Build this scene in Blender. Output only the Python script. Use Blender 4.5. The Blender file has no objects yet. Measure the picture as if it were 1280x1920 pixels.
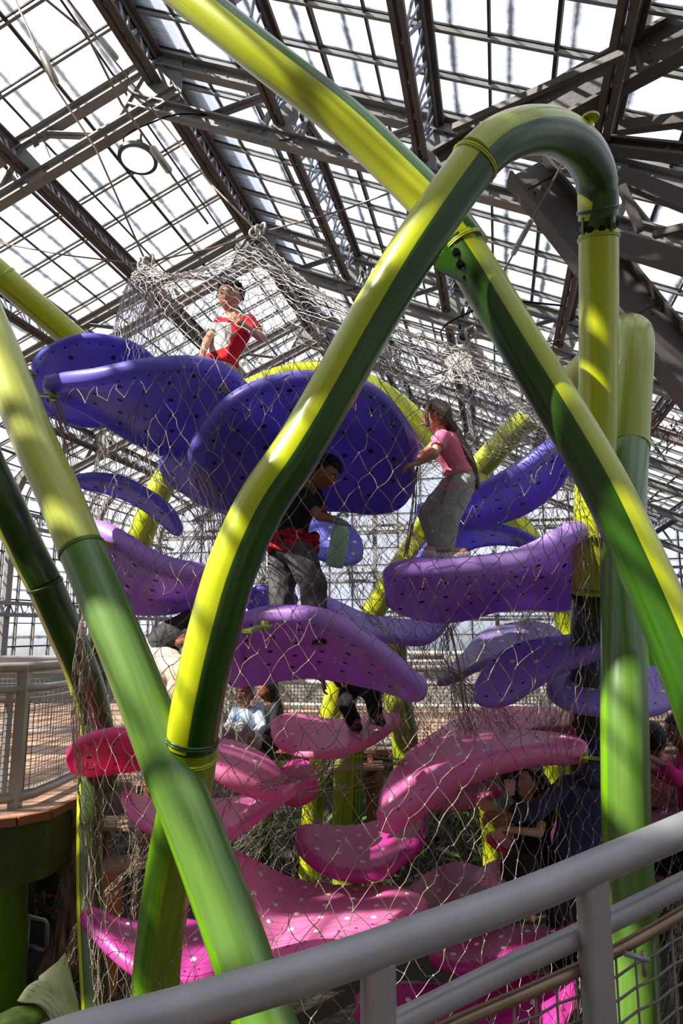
import bpy, bmesh, math, random
import numpy as np
from mathutils import Vector, Matrix, noise
random.seed(7); rng = np.random.default_rng(7)
sc = bpy.context.scene
COL = sc.collection
FPX = 1280.0
TH = math.atan(220 / FPX)
CAM = Vector((0, 0, 3.0))
# ---------------------------------------------------------------- camera
cd = bpy.data.cameras.new('camera'); cam = bpy.data.objects.new('camera', cd); COL.objects.link(cam)
cd.sensor_fit = 'VERTICAL'; cd.sensor_height = 36.0; cd.lens = 36.0 * FPX / 1920; cd.clip_start = 0.05; cd.clip_end = 500
cam.location = CAM; cam.rotation_euler = (math.pi / 2 + TH, 0, 0); sc.camera = cam
# ---------------------------------------------------------------- exposure, sun, sky
SUN_DIR = Vector((0.74, 0.36, -0.72)); SUN = 12.0; SKY = 1.0; EXPO = 0.25
sc.view_settings.view_transform = 'Standard'; sc.view_settings.look = 'None'
sc.view_settings.exposure = EXPO; sc.view_settings.gamma = 1; sc.view_settings.use_curve_mapping = False
sc.cycles.max_bounces = 7; sc.cycles.transparent_max_bounces = 10
sl = bpy.data.lights.new('sun', 'SUN'); sl.energy = SUN; sl.angle = 0.009; sl.color = (1.0, .95, .86)
so = bpy.data.objects.new('sun', sl); COL.objects.link(so)
so.rotation_euler = SUN_DIR.to_track_quat('-Z', 'Y').to_euler()
w = bpy.data.worlds.new('sky'); sc.world = w; w.use_nodes = True
nt = w.node_tree; nt.nodes.clear()
def N_(nt, t, **kw):
    n = nt.nodes.new(t)
    for k, v in kw.items(): setattr(n, k, v)
    return n
wo = N_(nt, 'ShaderNodeOutputWorld'); bg = N_(nt, 'ShaderNodeBackground'); tc = N_(nt, 'ShaderNodeTexCoord')
nz = N_(nt, 'ShaderNodeTexNoise'); nz.inputs['Scale'].default_value = 3.5; nz.inputs['Detail'].default_value = 6; nz.inputs['Roughness'].default_value = .55
cr = N_(nt, 'ShaderNodeValToRGB'); cr.color_ramp.elements[0].position = .36; cr.color_ramp.elements[0].color = (.66, .74, .94, 1)
cr.color_ramp.elements[1].position = .58; cr.color_ramp.elements[1].color = (.93, .95, 1.02, 1)
sp = N_(nt, 'ShaderNodeSeparateXYZ'); mr = N_(nt, 'ShaderNodeMapRange'); mr.inputs[1].default_value = -.05; mr.inputs[2].default_value = .03
mx = N_(nt, 'ShaderNodeMix', data_type='RGBA'); mx.inputs[6].default_value = (.10, .11, .07, 1)
bg.inputs[1].default_value = SKY
L = nt.links.new
L(tc.outputs['Generated'], nz.inputs['Vector']); L(nz.outputs[0], cr.inputs[0]); L(tc.outputs['Generated'], sp.inputs[0]); L(sp.outputs[2], mr.inputs[0])
L(mr.outputs[0], mx.inputs[0]); L(cr.outputs[0], mx.inputs[7]); L(mx.outputs[2], bg.inputs[0])
m2 = N_(nt, 'ShaderNodeMapRange'); m2.inputs[1].default_value = .05; m2.inputs[2].default_value = -.6; m2.inputs[3].default_value = SKY; m2.inputs[4].default_value = SKY * .9
L(sp.outputs[1], m2.inputs[0]); L(m2.outputs[0], bg.inputs[1]); L(bg.outputs[0], wo.inputs[0])
# ---------------------------------------------------------------- helpers
FW = Vector((0, math.cos(TH), math.sin(TH))); UPC = Vector((0, -math.sin(TH), math.cos(TH))); RT = Vector((1, 0, 0))
def P(px, py, d):
    px, py, d = float(px), float(py), float(d); return CAM + d * (RT * ((px - 640) / FPX) + FW + UPC * ((960 - py) / FPX))
def V(*a): return Vector(a)
def lin(c):
    return tuple(((x / 255) / 12.92 if x / 255 <= .04045 else ((x / 255 + .055) / 1.055) ** 2.4) for x in c)
def mat(name, rgb, rough=.5, metal=0.0, vary=.12, scale=6.0, bump=0.0, bscale=40.0, rgb2=None, stretch=None, coat=0.0, sss=0.0, uv=False, spec=.5, trans=0.0):
    m = bpy.data.materials.new(name); m.use_nodes = True; nt = m.node_tree; L = nt.links.new
    b = nt.nodes['Principled BSDF']; b.inputs['Roughness'].default_value = rough; b.inputs['Metallic'].default_value = metal
    b.inputs['Coat Weight'].default_value = coat; b.inputs['Coat Roughness'].default_value = .2
    b.inputs['Specular IOR Level'].default_value = spec
    b.inputs['Transmission Weight'].default_value = trans
    c = lin(rgb); c2 = lin(rgb2) if rgb2 else tuple(x * (1 - vary) for x in c)
    t = N_(nt, 'ShaderNodeTexCoord'); mp = N_(nt, 'ShaderNodeMapping')
    if stretch: mp.inputs['Scale'].default_value = stretch
    n = N_(nt, 'ShaderNodeTexNoise'); n.inputs['Scale'].default_value = scale; n.inputs['Detail'].default_value = 5
    r = N_(nt, 'ShaderNodeValToRGB'); r.color_ramp.elements[0].position = .35; r.color_ramp.elements[1].position = .65
    r.color_ramp.elements[0].color = (*c2, 1); r.color_ramp.elements[1].color = (*c, 1)
    L(t.outputs['UV' if uv else 'Object'], mp.inputs[0]); L(mp.outputs[0], n.inputs['Vector']); L(n.outputs[0], r.inputs[0]); L(r.outputs[0], b.inputs['Base Color'])
    if bump:
        n2 = N_(nt, 'ShaderNodeTexNoise'); n2.inputs['Scale'].default_value = bscale; n2.inputs['Detail'].default_value = 3
        bp = N_(nt, 'ShaderNodeBump'); bp.inputs['Strength'].default_value = bump; bp.inputs['Distance'].default_value = .02
        L(mp.outputs[0], n2.inputs['Vector']); L(n2.outputs[0], bp.inputs['Height']); L(bp.outputs[0], b.inputs['Normal'])
    return m
def tag(o, label=None, cat=None, group=None, kind=None):
    if label: o['label'] = label
    if cat: o['category'] = cat
    if group: o['group'] = group
    if kind: o['kind'] = kind
    return o
def empty(name, loc, label=None, cat=None, group=None):
    o = bpy.data.objects.new(name, None); COL.objects.link(o); o.location = loc; o.empty_display_size = .1
    return tag(o, label, cat, group)
class MB:
    def __init__(s): s.v = []; s.f = []; s.m = []; s.uv = None
    def add(s, vs, fs, mi=0):
        o = len(s.v); s.v.extend([tuple(x) for x in vs]); s.f.extend([tuple(i + o for i in f) for f in fs]); s.m.extend([mi] * len(fs))
    def box(s, c, sx, sy, sz, R=None, mi=0):
        c = Vector(c); vs = []
        for z in (-1, 1):
            for x, y in ((-1, -1), (1, -1), (1, 1), (-1, 1)):
                p = Vector((x * sx / 2, y * sy / 2, z * sz / 2)); vs.append(c + (R @ p if R else p))
        s.add(vs, [(0, 3, 2, 1), (4, 5, 6, 7), (0, 1, 5, 4), (1, 2, 6, 5), (2, 3, 7, 6), (3, 0, 4, 7)], mi)
    def beam(s, p, q, w, h, up=(0, 0, 1), mi=0, off=0.0):
        p = Vector(p); q = Vector(q); t = (q - p)
        if t.length < 1e-6: return
        t.normalize(); up = Vector(up); sx = t.cross(up)
        if sx.length < 1e-4: sx = t.cross(Vector((1, 0, 0)))
        sx.normalize(); u = sx.cross(t).normalized(); vs = []
        for b in (p, q):
            for a, c in ((-1, -1), (1, -1), (1, 1), (-1, 1)): vs.append(b + sx * (a * w / 2) + u * (c * h / 2 + off))
        s.add(vs, [(0, 1, 2, 3), (7, 6, 5, 4), (0, 4, 5, 1), (1, 5, 6, 2), (2, 6, 7, 3), (3, 7, 4, 0)], mi)
    def tube(s, pts, r, n=8, mi=0, caps=True, ref=None, mifun=None):
        pts = [Vector(p) for p in pts]; rs = r if isinstance(r, (list, tuple)) else [r] * len(pts)
        o = len(s.v); K = len(pts); prev = None
        for i, p in enumerate(pts):
            t = (pts[min(i + 1, K - 1)] - pts[max(i - 1, 0)])
            t = t.normalized() if t.length > 1e-9 else Vector((0, 0, 1))
            a = Vector(ref) if ref is not None else (prev if prev is not None else (Vector((1, 0, 0)) if abs(t.x) < .8 else Vector((0, 1, 0))))
            a = a - t * a.dot(t)
            if a.length < 1e-5: a = t.orthogonal()
            a.normalize(); b = t.cross(a); prev = a
            for k in range(n):
                th = 2 * math.pi * k / n
                s.v.append(tuple(p + (a * math.cos(th) + b * math.sin(th)) * rs[i]))
        for i in range(K - 1):
            for k in range(n):
                k2 = (k + 1) % n
                s.f.append((o + i * n + k, o + i * n + k2, o + (i + 1) * n + k2, o + (i + 1) * n + k)); s.m.append(mifun(i / max(1, K - 2), (k + .5) / n) if mifun else mi)
        if caps:
            s.f.append(tuple(o + k for k in range(n - 1, -1, -1))); s.m.append(mi)
            s.f.append(tuple(o + (K - 1) * n + k for k in range(n))); s.m.append(mi)
    def ball(s, c, r, n=10, m=7, mi=0, R=None):
        c = Vector(c); rx, ry, rz = r if isinstance(r, (tuple, list)) else (r, r, r); o = len(s.v)
        pr = lambda x, y, z: tuple(c + (R @ Vector((x, y, z)) if R else Vector((x, y, z))))
        s.v.append(pr(0, 0, -rz))
        for j in range(1, m):
            a = math.pi * j / m - math.pi / 2
            for k in range(n):
                th = 2 * math.pi * k / n; s.v.append(pr(rx * math.cos(a) * math.cos(th), ry * math.cos(a) * math.sin(th), rz * math.sin(a)))
        s.v.append(pr(0, 0, rz)); top = o + 1 + (m - 1) * n
        for k in range(n):
            s.f.append((o, o + 1 + (k + 1) % n, o + 1 + k)); s.m.append(mi)
            for j in range(m - 2):
                a = o + 1 + j * n
                s.f.append((a + k, a + (k + 1) % n, a + n + (k + 1) % n, a + n + k)); s.m.append(mi)
            a = o + 1 + (m - 2) * n; s.f.append((a + k, a + (k + 1) % n, top)); s.m.append(mi)
    def build(s, name, mats, parent=None, smooth=False, origin=None):
        me = bpy.data.meshes.new(name); vs = s.v
        if origin is not None: vs = [(x - origin[0], y - origin[1], z - origin[2]) for x, y, z in vs]
        elif parent is not None:
            l = parent.location; vs = [(x - l[0], y - l[1], z - l[2]) for x, y, z in vs]
        me.from_pydata(vs, [], s.f)
        for m in (mats if isinstance(mats, (list, tuple)) else [mats]): me.materials.append(m)
        me.polygons.foreach_set('material_index', s.m)
        if smooth: me.polygons.foreach_set('use_smooth', [True] * len(s.f))
        me.update()
        o = bpy.data.objects.new(name, me); COL.objects.link(o)
        if origin is not None: o.location = origin
        if parent is not None: o.parent = parent
        return o
def ground(o):
    """child of a child: mesh coordinates are already relative to the root"""
    return o
def sub(mb, name, mats, parent, root, smooth=False):
    l = root.location; o = mb.build(name, mats, None, smooth, None)
    o.data.transform(Matrix.Translation(-Vector(l))); o.parent = parent; return o
def crom(pts, n):
    """Catmull-Rom through rows of numbers, n samples, uniform in chord length"""
    a = np.array(pts, float)
    a = np.vstack([2 * a[0] - a[1], a, 2 * a[-1] - a[-2]]); out = []
    K = len(a) - 3
    for i in range(K):
        p0, p1, p2, p3 = a[i:i + 4]; t = np.linspace(0, 1, 24, endpoint=(i == K - 1))[:, None]
        out.append(.5 * (2 * p1 + (p2 - p0) * t + (2 * p0 - 5 * p1 + 4 * p2 - p3) * t ** 2 + (3 * p1 - p0 - 3 * p2 + p3) * t ** 3))
    o = np.vstack(out); dd = np.r_[0, np.cumsum(np.linalg.norm(np.diff(o[:, :2], axis=0), axis=1))]
    q = np.linspace(0, dd[-1], n) if np.isscalar(n) else np.array(n) * dd[-1]
    return np.stack([np.interp(q, dd, o[:, k]) for k in range(o.shape[1])], 1)
# ================================================================ the conservatory
steel = mat('grey_painted_steel', (136, 132, 128), .5, .0, .25, 3, bump=.15, bscale=30)
steel_d = mat('dark_weathered_steel', (92, 82, 75), .6, .0, .3, 3, bump=.2, bscale=30)
steel_b = mat('blue_grey_lattice_paint', (150, 160, 178), .5, .0, .2, 4)
bar_d = mat('dark_glazing_bar', (56, 47, 40), .65, .0, .35, 5)
bar_l = mat('grey_glazing_bar', (140, 138, 134), .45, .0, .25, 5)
def glass_mat(name, su, sv, ou, ov, frost, tint, spot):
    m = bpy.data.materials.new(name); m.use_nodes = True; nt = m.node_tree; nt.nodes.clear(); L = nt.links.new
    out = N_(nt, 'ShaderNodeOutputMaterial'); uv = N_(nt, 'ShaderNodeUVMap'); mp = N_(nt, 'ShaderNodeMapping')
    L(uv.outputs[0], mp.inputs[0]); mp.inputs['Scale'].default_value = (1 / su, 1 / sv, 1); mp.inputs['Location'].default_value = (-ou / su, -ov / sv, 0)
    fr = N_(nt, 'ShaderNodeVectorMath', operation='FRACTION'); L(mp.outputs[0], fr.inputs[0])
    sb = N_(nt, 'ShaderNodeVectorMath', operation='SUBTRACT'); L(fr.outputs[0], sb.inputs[0]); sb.inputs[1].default_value = (.5, .5, .5)
    ab = N_(nt, 'ShaderNodeVectorMath', operation='ABSOLUTE'); L(sb.outputs[0], ab.inputs[0])
    sx = N_(nt, 'ShaderNodeSeparateXYZ'); L(ab.outputs[0], sx.inputs[0])
    mxx = N_(nt, 'ShaderNodeMath', operation='MAXIMUM'); L(sx.outputs[0], mxx.inputs[0]); L(sx.outputs[1], mxx.inputs[1])
    n = N_(nt, 'ShaderNodeTexNoise'); n.inputs['Scale'].default_value = 5.0; n.inputs['Detail'].default_value = 5; L(uv.outputs[0], n.inputs['Vector'])
    ad = N_(nt, 'ShaderNodeMath', operation='MULTIPLY_ADD'); L(n.outputs[0], ad.inputs[0]); ad.inputs[1].default_value = .16; L(mxx.outputs[0], ad.inputs[2])
    e = N_(nt, 'ShaderNodeMapRange'); L(ad.outputs[0], e.inputs[0]); e.inputs[1].default_value = .49; e.inputs[2].default_value = .57
    # streaks
    mp2 = N_(nt, 'ShaderNodeMapping'); mp2.inputs['Scale'].default_value = (9, 1.2, 1); L(uv.outputs[0], mp2.inputs[0])
    n2 = N_(nt, 'ShaderNodeTexNoise'); n2.inputs['Scale'].default_value = 2.0; n2.inputs['Detail'].default_value = 6; L(mp2.outputs[0], n2.inputs['Vector'])
    fm = N_(nt, 'ShaderNodeMapRange'); L(n2.outputs[0], fm.inputs[0]); fm.inputs[1].default_value = .3; fm.inputs[2].default_value = .7
    fm.inputs[3].default_value = frost * .6; fm.inputs[4].default_value = min(1, frost * 1.4)
    tr = N_(nt, 'ShaderNodeBsdfTransparent'); tr.inputs[0].default_value = (*tint, 1)
    tl = N_(nt, 'ShaderNodeBsdfTranslucent'); tl.inputs[0].default_value = (.80, .86, .95, 1)
    m1 = N_(nt, 'ShaderNodeMixShader'); L(fm.outputs[0], m1.inputs[0]); L(tr.outputs[0], m1.inputs[1]); L(tl.outputs[0], m1.inputs[2])
    df = N_(nt, 'ShaderNodeBsdfDiffuse'); df.inputs[0].default_value = (.14, .10, .06, 1)
    e2 = N_(nt, 'ShaderNodeMath', operation='MULTIPLY'); L(e.outputs[0], e2.inputs[0]); e2.inputs[1].default_value = spot
    m2 = N_(nt, 'ShaderNodeMixShader'); L(e2.outputs[0], m2.inputs[0]); L(m1.outputs[0], m2.inputs[1]); L(df.outputs[0], m2.inputs[2])
    gl = N_(nt, 'ShaderNodeBsdfGlossy'); gl.inputs['Roughness'].default_value = .08
    m3 = N_(nt, 'ShaderNodeMixShader'); m3.inputs[0].default_value = .05; L(m2.outputs[0], m3.inputs[1]); L(gl.outputs[0], m3.inputs[2])
    L(m3.outputs[0], out.inputs[0]); return m
DD = P(935, 1180, 1) - CAM; DD.z = 0; DD.normalize(); NN = Vector((DD.y, -DD.x, 0)); ZZ = Vector((0, 0, 1))
r0 = P(290, 200, 1) - CAM; R0 = CAM + r0 * (7 / r0.z) + Vector((0, 0, .87))
T = .45; S0, S1 = -11.0, 17.0
def H(s, w, z=0.0): return R0 + DD * s + NN * w + ZZ * z     # z relative to the ridge
def roof_z(w): return -T * abs(w)
W1 = 7.6; ARC = 1.3
def profile(W1):
    pts = []; n = round(W1 / .6333)
    for i in range(n + 1): pts.append((W1 * i / n, -T * W1 * i / n))
    a0 = math.atan(T); c = (W1 - ARC * math.sin(a0), -T * W1 - ARC * math.cos(a0))
    for k in range(1, 5):
        a = a0 + (math.pi / 2 - a0) * k / 4; pts.append((c[0] + ARC * math.sin(a), c[1] + ARC * math.cos(a)))
    w_, z_ = pts[-1]
    k = 1
    while z_ - .62 * k > -9.1: pts.append((w_, z_ - .62 * k)); k += 1
    return pts
PRS = {-1: profile(7.6), 1: profile(11.4)}
WALLS = {k: v[-1][0] for k, v in PRS.items()}
def side(sg, sp, ph, name, n):
    PR = PRS[sg]
    # glass skin
    me = bpy.data.meshes.new(name); vs = []; fs = []; uvs = []; u = 0
    arc = [0]
    for i in range(1, len(PR)): arc.append(arc[-1] + math.dist(PR[i], PR[i - 1]))
    for i, (w_, z_) in enumerate(PR):
        for s in (S0, S1): vs.append(tuple(H(s, sg * w_, z_)))
    for i in range(len(PR) - 1): fs.append((2 * i, 2 * i + 1, 2 * i + 3, 2 * i + 2))
    me.from_pydata(vs, [], fs); uvl = me.uv_layers.new()
    for i in range(len(PR) - 1):
        for k, (s, a) in enumerate(((S0, i), (S1, i), (S1, i + 1), (S0, i + 1))): uvl.data[4 * i + k].uv = (s, arc[a])
    me.materials.append(glass_mat(name + '_glass', sp, .6333, ph, 0, *( (.30, (.88, .92, .98), .9) if sg > 0 else (.13, (.97, .97, .98), .8))))
    o = bpy.data.objects.new(name, me); COL.objects.link(o); tag(o, kind='structure')
    # rafters: one polyline bar across at each s ; purlin bars lengthwise
    mb = MB(); k0 = math.ceil((S0 - ph) / sp); k1 = int((S1 - ph) / sp)
    for k in range(k0, k1 + 1):
        s = ph + k * sp
        for i in range(len(PR) - 1):
            a, b = PR[i], PR[i + 1]; dn = Vector((0, 0, 0)) 
            nrm = (NN * (sg * (a[1] - b[1])) + ZZ * (b[0] - a[0])).normalized()
            mb.beam(H(s, sg * a[0], a[1]) - nrm * .05, H(s, sg * b[0], b[1]) - nrm * .05, .042, .045, nrm, 0)
            mb.beam(H(s, sg * a[0], a[1]) - nrm * .01, H(s, sg * b[0], b[1]) - nrm * .01, .06, .02, nrm, 1)
    mb.build('trim_%d' % n, [bar_l, bar_d]); tag(bpy.data.objects['trim_%d' % n], kind='structure')
    mb = MB()
    for i, (w_, z_) in enumerate(PR):
        if i == 0: continue
        b = PR[i - 1]; nrm = (NN * (sg * (b[1] - z_)) + ZZ * (w_ - b[0])).normalized()
        big = (i % 2 == 0)
        mb.beam(H(S0, sg * w_, z_) - nrm * .03, H(S1, sg * w_, z_) - nrm * .03, .04 if big else .026, .06 if big else .035, nrm, 0)
    mb.build('trim_%d' % (n + 1), [bar_d]); tag(bpy.data.objects['trim_%d' % (n + 1)], kind='structure')
side(1, .62, -.09, 'ceiling', 1)
side(-1, .72, .07, 'ceiling_left', 3)
# ---- end wall
def endwall():
    me = bpy.data.meshes.new('wall_back'); out = [(w_, z_) for w_, z_ in PRS[1]] + [(-w_, z_) for w_, z_ in PRS[-1][::-1]][:-1]
    vs = [tuple(H(S1, w_, z_)) for w_, z_ in out]; me.from_pydata(vs, [], [tuple(range(len(vs)))]); uvl = me.uv_layers.new()
    for i, (w_, z_) in enumerate(out): uvl.data[i].uv = (w_, z_)
    me.materials.append(glass_mat('wall_back_glass', .85, .62, 0, 0, .22, (.97, .98, 1), .6))
    o = bpy.data.objects.new('wall_back', me); COL.objects.link(o); tag(o, kind='structure')
    mb = MB(); mz = lambda w_: roof_z(w_) if -7.6 < w_ < 11.4 else -5.0
    w_ = -8.5
    k = 0
    while w_ <= 12:
        big = k % 5 == 0
        mb.beam(H(S1 - .05, w_, mz(w_)), H(S1 - .05, w_, -9.3), .14 if big else .04, .12 if big else .05, DD, 0 if big else 1); w_ += .85; k += 1
    z_ = -.6; k = 0
    while z_ > -9.2:
        wl, wr = min(-z_ / T, WALLS[-1]), min(-z_ / T, WALLS[1]); mb.beam(H(S1 - .06, -wl, z_), H(S1 - .06, wr, z_), .03, .045, DD, 1)
        z_ -= .62; k += 1
    for zc in (-4.3, -6.0, -7.4):      # lattice belts
        wl, ww = min(-zc / T, WALLS[-1]), min(-zc / T, WALLS[1])
        for dz in (-.14, .14): mb.beam(H(S1 - .25, -wl, zc + dz), H(S1 - .25, ww, zc + dz), .07, .09, ZZ, 0)
        x = -wl
        while x < ww - .3:
            mb.beam(H(S1 - .25, x, zc - .14), H(S1 - .25, x + .2, zc + .14), .03, .03, ZZ, 0); mb.beam(H(S1 - .25, x + .2, zc + .14), H(S1 - .25, x + .4, zc - .14), .03, .03, ZZ, 0); x += .4
    mb.build('trim_5', [steel, bar_d]); tag(bpy.data.objects['trim_5'], kind='structure')
endwall()
TN = [6]
def struct(mb, mats):
    o = mb.build('trim_%d' % TN[0], mats); TN[0] += 1; return tag(o, kind='structure')
def inn(w_):   # inward normal of the slope
    sg = 1 if w_ >= 0 else -1
    return (NN * (-sg * T) - ZZ).normalized()
# ---- lengthwise lattice girders
def girder(w_, h=.55, cw=.1, off=.12):
    mb = MB(); nr = inn(w_) if abs(w_) > .1 else -ZZ; sd = DD.cross(nr).normalized()
    a = H(S0, w_, roof_z(w_)) + nr * off; b = H(S1, w_, roof_z(w_)) + nr * off
    for e in (-1, 1):
        mb.beam(a + sd * e * cw * .75, b + sd * e * cw * .75, cw * .9, .035, nr, 0); mb.beam(a + nr * h + sd * e * cw * .75, b + nr * h + sd * e * cw * .75, cw * .9, .035, nr, 0)
        mb.beam(a + sd * e * cw * .3 + nr * .04, b + sd * e * cw * .3 + nr * .04, .02, .08, nr, 0); mb.beam(a + nr * (h - .04) + sd * e * cw * .3, b + nr * (h - .04) + sd * e * cw * .3, .02, .08, nr, 0)
    s = 0; Ln = (b - a).length; st = .5
    while s < Ln - st:
        p = a + DD * s; q = a + DD * (s + st / 2) + nr * h; r = a + DD * (s + st)
        mb.beam(p, q, .05, .012, sd, 1); mb.beam(q, r, .05, .012, sd, 1); mb.beam(q - nr * h, q, .04, .012, sd, 1); s += st
    struct(mb, [steel_d, steel_b])
for w_ in (0, 2.05, 3.85, 5.7, -2.2, -4.15, -6.0, 7.6, 9.5): girder(w_, .5 if w_ else .42, .07 if w_ else .09)
# ---- cross trusses at s = -4, 0, 4, 8, 12
def truss(s):
    mb = MB()
    for sg in (1, -1):
        n = inn(sg * 1.0); WE = 7.4 if sg < 0 else 11.2; up = lambda w_, o: H(s, sg * w_, roof_z(w_)) + n * o
        for o, h in ((.14, .16), (.80, .16)):
            e1 = WE if o < .5 else WE - .3
            mb.beam(up(0 if o < .5 else -.02, o), up(e1, o), .03, h, n, 0)
            mb.beam(up(0, o + .08), up(e1, o + .08), .16, .025, n, 0)
            mb.beam(up(0, o - .08), up(e1, o - .08), .16, .025, n, 0)
        k = 0; w_ = .2
        while w_ < WE - .8:
            o1, o2 = (.22, .72) if k % 2 == 0 else (.72, .22)
            for y in (-.03, .03): mb.beam(up(w_, o1) + DD * y, up(w_ + .62, o2) + DD * y, .012 if y < 0 else .05, .07, DD, 0)
            for (a_, o_) in ((w_, o1), (w_ + .62, o2)):
                for j in range(3): mb.ball(up(a_ + .05 * j - .05, o_) - DD * .045, .014, 6, 4, 0)
            w_ += .93; k += 1
        for gw in (2.1, 3.95, 5.8):        # gusset plates and posts at the girders
            mb.box(up(gw, .47) - DD * .03, .34, .015, .75, Matrix((NN, DD, n)).transposed(), 1)
            mb.beam(up(gw - .25, .2), up(gw - .25, .8), .07, .05, DD, 0); mb.beam(up(gw + .25, .2), up(gw + .25, .8), .07, .05, DD, 0)
        for j in range(int(WE / .3)):
            for o in (.14, .80): mb.ball(up(.2 + j * .3, o) - DD * .02, .016, 6, 4, 0)
    mb.box(H(s, 0, -.48) - DD * .03, .8, .02, .8, Matrix((NN, DD, ZZ)).transposed(), 1)
    for x in (-.16, .16): mb.beam(H(s, x, -.1), H(s, x, -1.0), .06, .05, DD, 0)
    # column at both walls, following the curved eave
    for sg in (1, -1):
        PR = PRS[sg]
        for i in range(11 if sg < 0 else 17, len(PR) - 1):
            a, b = PR[i], PR[i + 1]
            mb.beam(H(s, sg * (a[0] - .25), a[1]), H(s, sg * (b[0] - .25), b[1]), .12, .22, DD, 0)
    struct(mb, [steel, bar_l])
for s in (-8, -4, 0, 4, 8, 12, 16): truss(s)
# ---- ridge cap, wall plinths, eave lattice
mb = MB(); mb.beam(H(S0, 0, .03), H(S1, 0, .03), .5, .05, ZZ, 0)
struct(mb, [bar_l])
for sg in (1, -1):
    WALLW = WALLS[sg]
    mb = MB(); mb.beam(H(S0, sg * WALLW, -9.8), H(S1, sg * WALLW, -9.8), .3, 2.3, ZZ, 0); o = mb.build('wall_right' if sg > 0 else 'wall_left', [mat('wall_render', (150, 146, 138), .8, bump=.2)]); tag(o, kind='structure')
    mb = MB()
    for z_ in (-4.8, -5.15, -7.2, -7.5): mb.beam(H(S0, sg * (WALLW - .35), z_), H(S1, sg * (WALLW - .35), z_), .08, .1, ZZ, 0)
    s = S0
    while s < S1 - .4:
        for z_ in (-5.15, -7.5): mb.beam(H(s, sg * (WALLW - .35), z_), H(s + .2, sg * (WALLW - .35), z_ + .33), .03, .03, ZZ, 1); mb.beam(H(s + .2, sg * (WALLW - .35), z_ + .33), H(s + .4, sg * (WALLW - .35), z_), .03, .03, ZZ, 1)
        s += .4
    struct(mb, [steel, steel_b])
mb = MB(); mb.beam(H(S1, -WALLS[-1], -9.8), H(S1, WALLS[1], -9.8), .3, 2.3, ZZ, 0); tag(mb.build('wall_far', [mat('wall_render_b', (150, 146, 138), .8)]), kind='structure')
mb = MB(); vs = [H(S0, w_, z_) for w_, z_ in PRS[1]] + [H(S0, -w_, z_) for w_, z_ in PRS[-1][::-1]][:-1]; nn_ = len(vs)  # unseen opaque gable added behind the camera to cut light from there
mb.add(vs + [v - DD * .2 for v in vs], [tuple(range(nn_)), tuple(range(2 * nn_ - 1, nn_ - 1, -1))] + [(i, i + nn_, (i + 1) % nn_ + nn_, (i + 1) % nn_) for i in range(nn_)])
tag(mb.build('wall_light_block', [mat('light_block_finish', (170, 162, 150), .85, bump=.3)]), kind='structure')
# ---- big valley girders of the cross gable, upper right
def plate_girder(p, q, h, wd, mi=0):
    mb = MB(); n = (q - p).cross(Vector((0, 1, 0))).normalized()
    mb.beam(p, q, .02, h, n, 0)
    for e in (-1, 1): mb.beam(p + n * e * h / 2, q + n * e * h / 2, wd, .03, n, 0)
    L_ = (q - p).length; t = (q - p).normalized(); k = .2
    while k < L_:
        mb.beam(p + t * k - n * h / 2, p + t * k + n * h / 2, .05, .05, Vector((0, 1, 0)), 0)
        for j in range(-2, 3): mb.ball(p + t * (k + .1) + n * (h * .42 * j / 2) - Vector((0, .02, 0)), .014, 6, 4, 0)
        k += .9
    struct(mb, [steel_d])
plate_girder(P(822, 318, 7.2), P(1420, -10, 5.6), .36, .2)
plate_girder(P(985, 318, 7.3), P(1370, 800, 6.4), .42, .22)
plate_girder(P(1050, 262, 7.0), P(1400, 300, 6.0), .12, .12)
mb = MB(); mb.beam(P(850, 240, 6.6), P(1170, 100, 5.6), .06, .06, ZZ, 0); mb.beam(P(1160, 330, 6.2), P(1300, 385, 5.8), .12, .14, ZZ, 0)
mb.beam(P(1150, 455, 6.0), P(1300, 500, 5.6), .14, .16, ZZ, 0); mb.beam(P(1165, 350, 6.1), P(1200, 432, 6.0), .06, .08, DD, 0); mb.beam(P(1225, 440, 5.9), P(1290, 425, 5.7), .06, .06, ZZ, 0)
mb.beam(P(1160, 240, 6.3), P(1300, 222, 6.0), .09, .1, ZZ, 0)
struct(mb, [steel_d])
# ---- ground
mb = MB(); mb.add([(-40, -20, 0), (45, -20, 0), (45, 45, 0), (-40, 45, 0)], [(0, 1, 2, 3)])
tag(mb.build('floor', [mat('dark_planting_soil', (46, 36, 28), .95, scale=2.5, rgb2=(28, 32, 18), bump=.6, bscale=14)]), kind='structure')
# ================================================================ painted climbing-frame pipes
def pipe_mat(name, c, c2, coat=.6):
    return mat(name, c, .32, 0, .2, 2.2, bump=.05, bscale=8, rgb2=c2, stretch=(.5, 9, 1), uv=True, coat=coat)
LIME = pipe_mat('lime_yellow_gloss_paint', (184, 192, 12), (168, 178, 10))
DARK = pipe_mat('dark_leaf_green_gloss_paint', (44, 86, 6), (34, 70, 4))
PALE = pipe_mat('sunlit_olive_gloss_paint', (196, 202, 96), (176, 184, 70))  # pale tone of sunlit pipe stretches, sunlight put into the colour
SAGE = pipe_mat('mid_green_gloss_paint', (92, 126, 52), (76, 112, 34))
GRN = pipe_mat('fresh_green_gloss_paint', (104, 156, 12), (88, 136, 8))
OLV = pipe_mat('olive_gloss_paint', (150, 165, 30), (124, 146, 24))
MOSS = pipe_mat('mossy_green_gloss_paint', (72, 96, 40), (58, 82, 28))
blackb = mat('black_bolt_steel', (28, 28, 28), .4, .8)
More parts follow.
